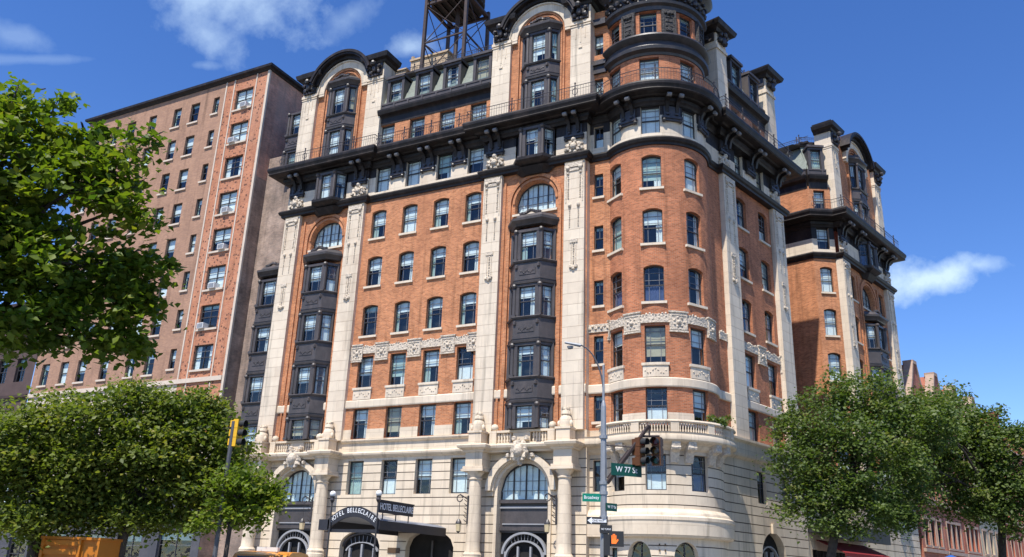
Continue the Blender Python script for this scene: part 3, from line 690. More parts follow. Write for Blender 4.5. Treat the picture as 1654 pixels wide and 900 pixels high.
for th in (-60, -12, 36.5, 83):
    if th > -50: 
        for s in (-5.5, 5.5): bracket(tf(th + s), 0, 0, cornices[0])
pairs(SD, [5.4, 8.7, 12.0], .28, cornices[0]); pairs(SD, [22.7, 31.4, 25.0, 29.3], .26, cornices[1])
# capitals and cartouches on the frieze
def capital(F, u, o, w=1.1, cart=False):
    mb = MB(); n = 1
    box(mb, F, u - w / 2, u + w / 2, o, o + .2, 25.62, 25.76); box(mb, F, u - w / 2 + .06, u + w / 2 - .06, o, o + .14, 25.5, 25.62)
    for s in (-1, 1): ball(mb, F(u + s * (w / 2 - .1), o + .1, 25.52), .13, 8); ball(mb, F(u + s * (w / 2 - .32), o + .12, 25.9), .12, 6)
    box(mb, F, u - w / 2 + .1, u + w / 2 - .1, o, o + .1, 25.76, 26.4)
    mb.build('frieze_capital', ['iron'], H, smooth=40)
    if cart:
        mb = MB()
        for k in range(9):
            a = k * 2 * math.pi / 9; ball(mb, F(u + .36 * math.cos(a), o + .1, 24.98 + .3 * math.sin(a)), .15, 6, jit=.2)
        ball(mb, F(u, o + .16, 24.98), .22, 8, sz=1.1); ball(mb, F(u, o + .14, 25.42), .16, 8)
        for s in (-1, 1): ball(mb, F(u + s * .5, o + .06, 24.85), .14, 6, jit=.2); ball(mb, F(u + s * .48, o + .06, 25.15), .1, 6)
        mb.build('cartouche', ['carved'], H, smooth=50)
for u in (-29.67, -27.35, -25.06): capital(FR, u, 0, 1.05)
for u in (-37.8, -32.55, -22.45, -17.3): capital(FR, u, .13, 1.2, True)
for th in (-12, 36.5, 82): capital(tf(th), 0, -.02, 1.15)
for u in (5.4, 8.7, 11.9): capital(SD, u, .02, 1.1, u != 8.7)
for u in (22.7, 31.4): capital(SD, u, .13, 1.1, True)
# ---- railing on the cornice
def railing(path, off, z, h, par, name='balcony_railing', step=.17):
    mb = MB(); P = [Vector((p[0], p[1])) for p in path]
    # offset polyline
    q = []
    dirs = [(P[i + 1] - P[i]).normalized() for i in range(len(P) - 1)]
    for i in range(len(P)):
        a = dirs[max(0, i - 1)]; b = dirs[min(i, len(dirs) - 1)]; n_ = Vector((a.y, -a.x)) + Vector((b.y, -b.x))
        if n_.length < 1e-6: n_ = Vector((a.y, -a.x))
        n_.normalize(); k = 1 / max(.4, n_.dot(Vector((a.y, -a.x)))); q.append(P[i] + n_ * off * k)
    for i in range(len(q) - 1):
        for zz, r in ((z + .08, .016), (z + h, .022), (z + h * .72, .012)): tube(mb, (*q[i], zz), (*q[i + 1], zz), r, r, 4)
    acc = 0.0; cnt = 0
    for i in range(len(q) - 1):
        L = (q[i + 1] - q[i]).length; d = (q[i + 1] - q[i]) / max(L, 1e-6)
        s = -acc
        while s < L:
            if s >= 0:
                p = q[i] + d * s
                if cnt % 12 == 0:
                    tube(mb, (*p, z), (*p, z + h + .14), .035, .035, 6); ball(mb, (*p, z + h + .18), .06, 6)
                    for k in range(10):
                        a0_, a1_ = k * math.pi / 5, (k + 1) * math.pi / 5
                        tube(mb, (p.x + d.x * .16 * math.cos(a0_), p.y + d.y * .16 * math.cos(a0_), z + h * .55 + .22 * math.sin(a0_)), (p.x + d.x * .16 * math.cos(a1_), p.y + d.y * .16 * math.cos(a1_), z + h * .55 + .22 * math.sin(a1_)), .018, .018, 4, caps=False)
                else: tube(mb, (*p, z), (*p, z + h), .009, .009, 4, caps=False)
                cnt += 1
            s += step
        acc = L - (s - step) if L > (s - step) else 0
        acc = step - ((s) - L) if s > L else 0
    return mb.build(name, ['iron'], par)
railing(MAIN[1:-1], .86, CT, .8, cornices[0]); railing(WING[1:-1], .86, CT, .8, cornices[1])
# ================================================================ round corner tower
CYT = cylf(TC, TR); rad = lambda d: R_(d) * TR
THS = [-33.5, 12.9, 60.0]; TWH = .53
mb = MB(); ops = []
for th in THS:
    for a, b, r in ROWS: ops.append((rad(th) - TWH, rad(th) + TWH, a, b + .02, r))
wall(mb, CYT, rad(-44), rad(107), LEDGE, STR0, ops, .34, du=.12)
mb.build('tower_wall', ['brick_t'], H, smooth=25)
CYF_ = cylf(TC, TR - .02)
mb = MB(); wall(mb, CYF_, R_(-44) * 2.88, R_(107) * 2.88, STR0, SOF + .1, [(R_(th) * 2.88 - TWH, R_(th) * 2.88 + TWH, 24.8, 26.5, 0) for th in THS], .3, du=.12, zshade=25.9); mb.build('tower_frieze_wall', ['stone', 'cornice'], H, smooth=25)  # tower frieze blackened at the top, standing in for cornice shade
mb = MB(); wall(mb, CYT, rad(-44), rad(107), CT - .1, 29.85, [(rad(th) - .56, rad(th) + .56, 27.85, 29.62, 0) for th in THS], .3, du=.12); mb.build('tower_wall', ['brick_t'], H, smooth=25)
mb = MB(); wall(mb, CYT, rad(-44), rad(107), 30.9, 33.0, [(rad(th) - .5, rad(th) + .5, 31.1, 32.72, 0) for th in THS], .3, du=.12); mb.build('tower_wall', ['brick_t'], H, smooth=25)
for i, th in enumerate(THS):
    F = tf(th, TR - .03)
    for a, b, r in ROWS: window(H, F, 0, -.2, a, 2 * TWH, b - a + .02, r, sill=1.3 if a > 15 else 0)
    window(H, F, 0, -.2, 24.8, 2 * TWH, 1.7, cs='w2'); window(H, F, 0, -.2, 27.85, 1.12, 1.77, cs='w2' if i == 1 else 'w'); window(H, F, 0, -.2, 31.1, 1.0, 1.62, cs='k')
e = [-44] + [q for th in THS for q in (th - 10.45, th + 10.45)] + [105]
for a, b in zip(e[::2], e[1::2]): mb = MB(); box(mb, CYT, rad(a), rad(b), 0, .05, 8.86, 9.42, n=6); mb.build('stone_course', ['stone'], H)
lace(CYT, rad(-44), rad(96), [rad(-68)] + [rad(t) for t in THS] + [rad(104)], n=60)
aprons(CYT, [rad(t) for t in THS], n=6, w=.62)
TA = arcpts(TR, -44, 107, 44)
mb = MB()      # upper black bands of the tower
path_mould(mb, TA, [(-.1, 29.72), (.05, 29.75), (.1, 29.9), (.32, 30.02), (.36, 30.2), (.2, 30.28), (.16, 30.6), (.38, 30.72), (.46, 30.86), (.42, 30.98), (-.1, 31.02)])
mb.build('tower_band', ['iron'], H, smooth=35)
mb = MB()
path_mould(mb, TA, [(-.3, 32.72), (.08, 32.76), (.12, 33.0), (.3, 33.1), (.34, 33.25), (.16, 33.4), (.1, 33.7), (.12, 34.0), (.25, 34.25), (.6, 34.45), (.75, 34.7), (.72, 34.9), (.4, 35.1), (-.3, 35.2)])
for k in range(16):
    th = -40 + k * 9.2; F = tf(th, TR + .1); ball(mb, F(0, .1, 33.75), .2, 8, jit=.15); ball(mb, F(.2, .06, 33.55), .11, 6); ball(mb, F(0, .22, 34.2), .12, 6)
mb.build('tower_crown', ['iron'], H, smooth=35)
for th in (-9.5, 36, 84):       # cast panels between the top windows
    mb = MB(); F = tf(th, TR)
    box(mb, F, -.42, .42, -.1, .14, 31.02, 32.76)
    for s in (-1, 1): box(mb, F, s * .36 - .05, s * .36 + .05, .1, .2, 31.05, 32.7); ball(mb, F(s * .2, .16, 32.5), .1, 6)
    for z in (31.3, 31.6, 31.9, 32.2): box(mb, F, -.2, .2, .12, .18, z, z + .06)
    tube(mb, F(0, .1, 31.45), F(0, .2, 31.45), .16, .12, 10); ball(mb, F(0, .16, 32.45), .13, 8)
    mb.build('cast_panel', ['carviron'], H, smooth=40)
mb = MB(); mb.face([(p[0], p[1], 35.15) for p in arcpts(TR + .2, -90, 269, 40)]); mb.build('tower_roof', ['roof'], H)
# strip between the last front pier and the tower
ST = frame(0, .4, 0); sx = -16.02
mb = MB()
wall(mb, ST, -16.65, -15.33, LEDGE, STR0, [(sx - .27, sx + .27, a + .35, b - .05, 0) for a, b, r in ROWS], .25)
mb.build('brick_wall', ['brick'], H)
mb = MB(); wall(mb, ST, -16.65, -15.33, STR0, SOF + .1, [(sx - .3, sx + .3, 24.95, 26.3, 0)], .25, zshade=25.85); mb.build('frieze_wall', ['stone', 'cornice'], H)  # dark top is cornice shade put into the colour
mb = MB(); wall(mb, ST, -16.65, -15.33, CT - .1, 34.2, [(sx - .28, sx + .28, 27.95, 29.5, 0), (sx - .28, sx + .28, 31.15, 32.6, 0)], .25); mb.build('brick_wall', ['brick'], H)
for a, b, r in ROWS: window(H, ST, sx, -.16, a + .35, .54, b - a - .4, style='slim', cs='k', name='narrow_window', sill=.72)
for z, h in ((24.95, 1.35), (27.95, 1.55), (31.15, 1.45)): window(H, ST, sx, -.16, z, .56, h, style='slim', cs='w' if z > 25 else None, name='narrow_window')
mb = MB(); box(mb, ST, -16.6, -15.5, 0, .16, 29.8, 30.7); box(mb, ST, -16.6, -15.5, 0, .3, 30.3, 30.45); mb.build('strip_band', ['iron'], H); mb = MB(); box(mb, ST, -16.6, -15.5, 0, .3, 33.1, 33.5); mb.build('strip_band', ['iron'], H)
mb = MB(); box(mb, ST, -16.6, -15.4, 0, .06, 13.98, 14.42); 
for k in range(7): ball(mb, ST(-16.5 + k * .17, .05, 14.2 + .12 * (k % 2)), .1, 6, jit=.2)
mb.build('carved_band', ['carved'], H, smooth=50)
# tower stone base
BR = 3.0; CYB = cylf(TC, BR); rb = lambda d: R_(d) * BR
MZ = [-30, 11, 53.5]
mb = MB(); ops = [(rb(t) - .5, rb(t) + .5, 5.72, 7.42, 0) for t in MZ] + [(rb(t) - .62, rb(t) + .62, .4, 2.65, .75, 'r') for t in (-6, 37)] + [(rb(-38) - .4, rb(-38) + .4, .4, 3.1, 0)]
wall(mb, CYB, rb(-50), rb(112), 0, 7.9, ops, .36, du=.14, grooves=[g for g in grv if g > .9 and not 3.6 < g < 4.9], gmi=1)
mb.build('tower_base', ['base', 'groove'], H, smooth=25)
for t_ in MZ: window(H, tf(t_, BR - .04), 0, -.2, 5.72, 1.0, 1.7, cs='x' if t_ == 11 else None)
for t_ in (-6, 37): window(H, tf(t_, BR - .06), 0, -.25, .4, 1.24, 2.25, .75, style='cross', cs='z', ak='r', name='arched_window')
window(H, tf(-38, BR - .04), 0, -.2, .4, .8, 2.7, style='cross', cs='k')
BA = arcpts(BR, -50, 108, 44)
mb = MB(); path_mould(mb, BA, [(-.1, 3.55), (.3, 3.6), (.38, 3.7), (.4, 4.3), (.44, 4.36), (.44, 4.5), (.3, 4.58), (.26, 4.7), (.1, 4.86), (-.1, 4.9)])
path_mould(mb, [(-16.6, .4), (-15.6, .4)], [(-.1, 3.55), (.3, 3.6), (.3, 4.36), (.34, 4.5), (.1, 4.86), (-.1, 4.9)]); mb.build('base_fascia', ['base'], H, smooth=12)
# balcony round the tower
CORB = [(-.1, 7.55), (.06, 7.6), (.2, 7.7), (.3, 7.86), (.62, 7.94), (.7, 8.02), (.72, 8.16), (.66, 8.3), (.7, 8.38), (-.1, 8.4)]
BLP = [(-16.5, .4), (-15.75, .4)] + arcpts(BR, -47, 108, 44)
mb = MB(); path_mould(mb, BLP, CORB); bal = mb.build('tower_balcony', ['base'], H, smooth=35)
mb = MB()
for k in range(68):
    th = -42 + k * 2.16; p = tf(th, BR + .56)(0, 0, 0)
    if k % 14 == 4: box(mb, tf(th, BR + .56), -.2, .2, -.1, .1, 8.38, 8.84)
    else: lathe(mb, p, [(.035, 8.38), (.05, 8.46), (.028, 8.56), (.052, 8.7), (.03, 8.82)], 7)
BL2 = arcpts(BR, -46, 106, 44); path_mould(mb, BL2, [(.46, 8.82), (.66, 8.82), (.7, 8.88), (.66, 8.96), (.46, 8.96)])
mb.build('balustrade', ['base'], bal, smooth=30)
for th in (-30, -18, 28, 41, 66, 80):
    mb = MB(); prism(mb, tf(th, BR), [(0, 6.98), (.12, 7.0), (.2, 7.2), (.3, 7.45), (.52, 7.6), (.6, 7.8), (.6, 7.93), (0, 7.95)], -.2, .2); tube(mb, tf(th, BR)(-.22, .48, 7.66), tf(th, BR)(.22, .48, 7.66), .12, .12, 8); mb.build('balcony_bracket', ['carved'], bal, smooth=30)
mb = MB()
wall(mb, ST, -16.65, -15.3, 0, LEDGE, [(sx - .3, sx + .3, 5.75, 7.3, 0)], .3, grooves=grv, gmi=1); mb.build('stone_base_wall', ['base', 'groove'], H); window(H, ST, sx, -.2, 5.75, .6, 1.55, style='slim', cs='k', name='narrow_window')

# ================================================================ side facade
SX = [7.35, 10.1]
mb = MB(); wall(mb, SD, 3.2, 12.9, LEDGE, STR0, [(x - .58, x + .58, a, b, r) for x in SX for a, b, r in ROWS], .34); mb.build('brick_wall', ['brick_t'], H)
mb = MB(); wall(mb, SD, 3.2, 12.9, STR0, SOF + .1, [(x - .5, x + .5, 24.8, 26.5, 0) for x in SX], .3, zshade=25.6); mb.build('frieze_wall', ['stone', 'cornice'], H)  # side frieze, cornice shade painted black along its top
mb = MB(); wall(mb, SD, 3.2, 12.9, CT - .1, 29.8, [(x - .55, x + .55, 27.85, 29.6, 0) for x in SX], .3); mb.build('brick_wall', ['brick_t'], H)
SB = lambda u, o, z: SD(u, o + .1, z)
mb = MB(); wall(mb, SB, 3.0, 12.95, 0, 7.85, [(x - .5, x + .5, 5.72, 7.4, 0) for x in (7.6, 10.5)] + [(7.15, 10.0, -.2, 2.95, 1.35, 'r')], .45, grooves=grv, gmi=1); wall(mb, SD, 3.2, 12.9, 7.8, LEDGE, (), .2); mb.build('stone_base_wall', ['base', 'groove'], H)
for x in (7.6, 10.5): window(H, SD, x, -.1, 5.72, 1.0, 1.68)
for x in SX:
    for a, b, r in ROWS: window(H, SD, x, -.2, a, 1.16, b - a, r, sill=1.36 if a > 15 else 0)
    window(H, SD, x, -.2, 24.8, 1.0, 1.7); window(H, SD, x, -.2, 27.85, 1.1, 1.75)
lace(SD, 3.9, 12.7, [3.6] + [7.35, 10.1] + [13.0]); aprons(SD, SX)
# court walls and wing base
Fc = frame(*SD(COURT0, -9, 0)[:2], -15)
mb = MB(); wall(mb, Fc, 0, 9 + COURTX, 0, STR0, (), .3); wall(mb, Fc, 0, 9 + COURTX, CT - .2, 29.8, (), .3); mb.build('brick_wall', ['brick'], H)
mb = MB(); wall(mb, Fc, 0, 9 + COURTX, STR0, SOF + .1, (), .3, zshade=25.6); mb.build('frieze_wall', ['stone', 'cornice'], H)  # top of this frieze painted dark as shade too
c0 = SD(COURT0, COURTX, 0); Fk = frame(c0[0], c0[1], 75 - math.degrees(math.atan2(1.2, 1.15))); KL = math.hypot(1.2, 1.15); Fk2 = frame(c0[0], c0[1], 30.0)
mb = MB(); wall(mb, Fk2, 0, KL, 0, STR0, [(KL / 2 - .45, KL / 2 + .45, a, b, r) for a, b, r in ROWS], .3); wall(mb, Fk2, 0, KL, CT - .2, 29.8, [(KL / 2 - .42, KL / 2 + .42, 27.85, 29.5, 0)], .3); mb.build('brick_wall', ['brick'], H)
mb = MB(); wall(mb, Fk2, 0, KL, STR0, SOF + .1, [(KL / 2 - .45, KL / 2 + .45, 24.8, 26.5, 0)], .3, zshade=25.6); mb.build('frieze_wall', ['stone', 'cornice'], H)  # same painted shade over the chamfer frieze
for a, b, r in ROWS: window(H, Fk2, KL / 2, -.2, a, .9, b - a, r, cs='w2', sill=1.05)
window(H, Fk2, KL / 2, -.2, 24.8, .9, 1.7, cs='w'); window(H, Fk2, KL / 2, -.2, 27.85, .84, 1.65, cs='w')
mb = MB(); wall(mb, SD, 21.9, 32.3, 0, LEDGE, [(23.5, 25.2, 5.6, 7.3, 0), (29.3, 30.9, 5.6, 7.3, 0), (28.8, 30.6, 0, 2.8, .9, 'r')], .4, grooves=grv, gmi=1); mb.build('stone_base_wall', ['base', 'groove'], H)
window(H, SD, 24.35, -.2, 5.6, 1.7, 1.7); window(H, SD, 30.1, -.2, 5.6, 1.6, 1.7); window(H, SD, 29.7, -.3, .3, 1.8, 2.5, .9, style='cross', ak='r', cs='z', name='arched_window')
mb = MB(); path_mould(mb, [sdp(22.0), sdp(32.3)], [(0, 7.8), (.2, 7.9), (.4, 8.1), (.4, 8.7), (.5, 8.84), (0, 8.9)]); mb.build('stone_ledge', ['base'], H)
mb = MB(); path_mould(mb, [sdp(20.9, -8), sdp(COURT0, COURTX), sdp(22.05, -.15), sdp(22.05, 0), sdp(32.1, 0)], belt); mb.build('stone_belt', ['stone'], H)
# ================================================================ upper storeys: gables, mansards
def gable(F, c, sec, pw=1.28):
    u0, u1 = sec
    # wall behind
    mb = MB(); wall(mb, F, u0 + pw, u1 - pw, CT - .1, 35.2, [(c - 1.3, c + 1.3, CT, 33.1, 1.3, 'r')], .55); mb.build('gable_wall', ['brick'], H)
    mb = MB(); box(mb, F, c - 1.5, c + 1.5, -.62, -.56, CT, 35.2); mb.build('gable_back_wall', ['stone'], H)
    bay(F, c, 1.28, .5, .74, [(30.0, 31.1)], [(CT, 30.0), (31.1, 33.3)], 33.75)
    for s in (-1, 1):
        cu = c + s * (u1 - u0 - pw) / 2
        mb = MB(); Fo = lambda u, o, z: F(u, o + .25, z)
        wall(mb, Fo, cu - pw / 2, cu + pw / 2, CT - .1, 34.45, (), .2, grooves=[CT + .7 * k for k in range(1, 10)], gd=.008, gh=.008)
        for w_ in (cu - pw / 2, cu + pw / 2): mb.face([F(w_, -1.0, CT), F(w_, .25, CT), F(w_, .25, 34.45), F(w_, -1.0, 34.45)][:: (1 if w_ < cu else -1)])
        box(mb, F, cu - pw / 2 - .05, cu + pw / 2 + .05, -.4, .32, 33.2, 33.4); box(mb, F, cu - pw / 2 - .03, cu + pw / 2 + .03, -.4, .29, 33.05, 33.12)
        # fluted drops cut on the shaft
        for k in (-.3, 0, .3): box(mb, F, cu + k - .03, cu + k + .03, .24, .28, 32.2 - .3 * (1 - abs(k) * 3), 32.9)
        box(mb, F, cu - .12, cu + .12, .24, .3, 31.5, 31.6)
        gp = mb.build('gable_pier', ['stone'], H)
        mb = MB()
        box(mb, F, cu - pw / 2 + .1, cu + pw / 2 - .1, .2, .38, 33.5, 34.4)
        for q in (-1, 1): ball(mb, F(cu + q * .33, .42, 33.75), .17, 8, jit=.15); ball(mb, F(cu + q * .4, .5, 34.1), .15, 8, jit=.15); ball(mb, F(cu + q * .12, .46, 33.45), .1, 6)
        ball(mb, F(cu, .5, 33.95), .2, 8, sz=1.5, jit=.1); ball(mb, F(cu, .7, 34.3), .2, 8)
        mb.build('pier_bracket', ['iron'], H, smooth=40)
        ring = [F(cu - pw / 2, -1.0, 0)[:2], F(cu - pw / 2, .25, 0)[:2], F(cu + pw / 2, .25, 0)[:2], F(cu + pw / 2, -1.0, 0)[:2]]
        mb = MB(); path_mould(mb, ring, [(-.3, 34.42), (.12, 34.45), (.2, 34.6), (.42, 34.7), (.48, 34.9), (.5, 35.0), (-.3, 35.02)])
        path_mould(mb, ring, [(-.3, 35.0), (.2, 35.02), (.24, 35.25), (.1, 35.32), (-.3, 35.34)])
        a = [F(cu - pw / 2 - .1, -1, 35.3), F(cu + pw / 2 + .1, -1, 35.3), F(cu + pw / 2 + .1, .35, 35.3), F(cu - pw / 2 - .1, .35, 35.3)]; mb.face(a)
        mb.build('pier_cap', ['cornice'], H)
    mb = MB(); arch(mb, F, c, 33.3, 1.62, 2.1, 0, 180, .0, .22, 28); arch(mb, F, c, 33.3, 2.1, 2.2, 0, 180, 0, .3, 28)
    for s in (-1, 1): box(mb, F, c + s * 1.87 - .24, c + s * 1.87 + .24, 0, .2, 33.12, 33.3)
    mb.build('stone_archivolt', ['stone'], H)
    mb = MB(); arch(mb, F, c, 33.3, 1.3, 1.42, 0, 180, 0, .09, 28); arch(mb, F, c, 33.3, 1.48, 1.6, 0, 180, 0, .13, 28)
    for s in (-1, 1): box(mb, F, c + s * 1.36 - .06, c + s * 1.36 + .06, 0, .09, CT, 33.3); box(mb, F, c + s * 1.54 - .06, c + s * 1.54 + .06, 0, .13, CT, 33.3)
    mb.build('brick_archivolt', ['brick'], H)
    mb = MB()      # deep curved hood over the gable
    a0 = 24
    arch(mb, F, c, 33.35, 2.2, 2.42, a0 - 8, 188 - a0, -.6, .45, 26); arch(mb, F, c, 33.35, 2.42, 2.55, a0 - 8, 188 - a0, -.6, .72, 26); arch(mb, F, c, 33.35, 2.55, 2.74, a0 - 6, 186 - a0, -1.6, .8, 26)
    mb.build('gable_hood', ['cornice'], H, smooth=30)
    mb = MB(); arch(mb, F, c, 33.35, 0, 2.5, 12, 168, -1.0, -.62, 20); mb.build('gable_back_wall', ['stone'], H)
    mb = MB()
    for k in range(9): ball(mb, F(c + (k - 4) * .16, .12, 34.0 + .28 * math.cos((k - 4) * .38)), .13, 6, jit=.2)
    mb.build('gable_ornament', ['iron'], H, smooth=40)
gable(FR, -34.9, (-38.4, -31.4)); gable(FR, -19.62, (-23.0, -16.35)); gable(SD, 27.15, (22.1, 32.1), 1.25)
def freepier(F, cu, pw=1.2):
    mb = MB(); Fo = lambda u, o, z: F(u, o + .3, z)
    wall(mb, Fo, cu - pw / 2, cu + pw / 2, CT - .1, 33.7, (), .2, grooves=[CT + .7 * k for k in range(1, 9)], gd=.008, gh=.008)
    for w_ in (cu - pw / 2, cu + pw / 2): mb.face([F(w_, -1.3, CT), F(w_, .3, CT), F(w_, .3, 33.7), F(w_, -1.3, 33.7)][:: (1 if w_ < cu else -1)])
    box(mb, F, cu - pw / 2 - .06, cu + pw / 2 + .06, -1.3, .38, 32.55, 32.75)
    mb.build('gable_pier', ['stone'], H)
    mb = MB()
    for q in (-1, 1): ball(mb, F(cu + q * .33, .42, 33.2), .17, 8, jit=.15); ball(mb, F(cu + q * .35, .5, 33.55), .16, 8, jit=.15); box(mb, F, cu + q * .62 - .08, cu + q * .62 + .08, -.9, .2, 33.1, 33.7)
    ball(mb, F(cu, .5, 33.2), .2, 8, sz=1.5); ball(mb, F(cu, .6, 33.6), .18, 8)
    for o in (-.8, -.3): ball(mb, F(cu - pw / 2 - .1, o, 33.35), .2, 8, jit=.15); ball(mb, F(cu + pw / 2 + .1, o, 33.35), .2, 8, jit=.15)
    mb.build('pier_bracket', ['iron'], H, smooth=40)
    ring = [F(cu - pw / 2, -1.3, 0)[:2], F(cu - pw / 2, .3, 0)[:2], F(cu + pw / 2, .3, 0)[:2], F(cu + pw / 2, -1.3, 0)[:2]]
    mb = MB(); path_mould(mb, ring, [(-.3, 33.65), (.14, 33.68), (.24, 33.85), (.46, 33.95), (.54, 34.15), (.56, 34.25), (-.3, 34.3)])
    a = [F(cu - pw / 2 - .5, -1.3, 34.27), F(cu + pw / 2 + .5, -1.3, 34.27), F(cu + pw / 2 + .5, .8, 34.27), F(cu - pw / 2 - .5, .8, 34.27)]
    b = [F(cu - .3, -1.0, 34.65), F(cu + .3, -1.0, 34.65), F(cu + .3, .1, 34.65), F(cu - .3, .1, 34.65)]
    for i in range(4): mb.face([a[i], a[(i + 1) % 4], b[(i + 1) % 4], b[i]])
    mb.face(b); mb.build('pier_cap', ['cornice'], H)
freepier(SD, 5.35); freepier(SD, 11.9)
def mansard(F, u0, u1, xs, dw=.52):
    P_ = [F(u0, 0, 0)[:2], F(u1, 0, 0)[:2]]
    mb = MB(); path_mould(mb, P_, [(-.2, 29.62), (.03, 29.64), (.06, 30.12), (.14, 30.2), (.34, 30.3), (.42, 30.5), (.44, 30.62), (.3, 30.66), (-.4, 30.68)]); mb.build('mansard_cornice', ['cornice'], H)
    mb = MB(); box(mb, F, u0, u1, -.6, .12, 30.66, 31.1)
    for k in range(int((u1 - u0) / 1.1) + 1): box(mb, F, u0 + k * 1.1 - .06, u0 + k * 1.1 + .06, .12, .16, 30.7, 31.08)
    box(mb, F, u0, u1, -.6, .16, 31.08, 31.2); mb.build('mansard_parapet', ['iron2'], H)
    mb = MB(); mb.face([F(u0, 0.0, 31.15), F(u1, 0.0, 31.15), F(u1, -1.0, 33.65), F(u0, -1.0, 33.65)]); rf = mb.build('mansard_roof', ['slate'], H)
    mb = MB(); path_mould(mb, [F(u0, -.95, 0)[:2], F(u1, -.95, 0)[:2]], [(-.3, 33.55), (.06, 33.58), (.1, 33.72), (.2, 33.8), (.2, 33.95), (-.3, 33.98)]); mb.build('roof_curb', ['cornice'], H)
    railing([F(u0, -1.0, 0)[:2], F(u1, -1.0, 0)[:2]], .0, 33.95, .5, rf, 'roof_cresting', .14)
    for x in xs:
        mb = MB()
        for s in (-1, 1): box(mb, F, x + s * (dw + .1) - .1, x + s * (dw + .1) + .1, -.9, .1, 31.0, 33.0)
        box(mb, F, x - dw - .26, x + dw + .26, -1.1, .24, 33.0, 33.18); box(mb, F, x - dw - .2, x + dw + .2, -.9, .14, 32.84, 33.0)
        box(mb, F, x - dw, x + dw, -.5, .08, 30.95, 31.12)
        mb.build('dormer', ['iron2'], H); window(H, F, x, -.05, 31.12, 2 * dw, 1.72, name='dormer_window')
mansard(FR, -31.5, -23.0, [-30.4, -28.15, -26.0, -23.75], .47)
mansard(SD, 5.95, 11.3, [7.55, 9.9], .5)
mansard(Fk2, .1, 1.5, [.8], .38)
mansard(Fc, 0, 7.65, [4.5], .45)
# roofs
mb = MB()
mb.face([(-38.5, .5, 33.6), (-16.2, .5, 33.6), (-13.5, 2, 33.6), SD(12.5, -.9, 33.6), SD(12.5, -16, 33.6), (-38.5, 16, 33.6)])
mb.face([(-31.5, -0.1, CT), (-23.0, -0.1, CT), (-23.0, 1, CT), (-31.5, 1, CT)])
mb.face([SD(20.9, -9, 33.6), SD(20.9, -2.2, 33.6), SD(22.5, -1.2, 33.6), SD(32, -1.2, 33.6), SD(32, -9, 33.6)])
mb.build('flat_roof', ['roof'], H)
mb = MB()      # plain back and end walls
mb.face([(-38.6, 0, 0), (-38.6, 14, 0), (-38.6, 14, 33.6), (-38.6, 0, 33.6)]); mb.face([SD(12.9, -.0, 0), SD(12.9, -14, 0), SD(12.9, -14, 33.6), SD(12.9, 0, 33.6)]); mb.face([SD(32.1, 0, 0), SD(32.1, -14, 0), SD(32.1, -14, 33.6), SD(32.1, 0, 33.6)])
mb.face([SD(12.9, -12, 0), SD(20.9, -12, 0), SD(20.9, -12, 33.6), SD(12.9, -12, 33.6)]); mb.face([(-38.6, 14, 0), SD(32.1, -14, 0), SD(32.1, -14, 33.6), (-38.6, 14, 33.6)])
mb.build('rear_wall', ['brick_t'], H)
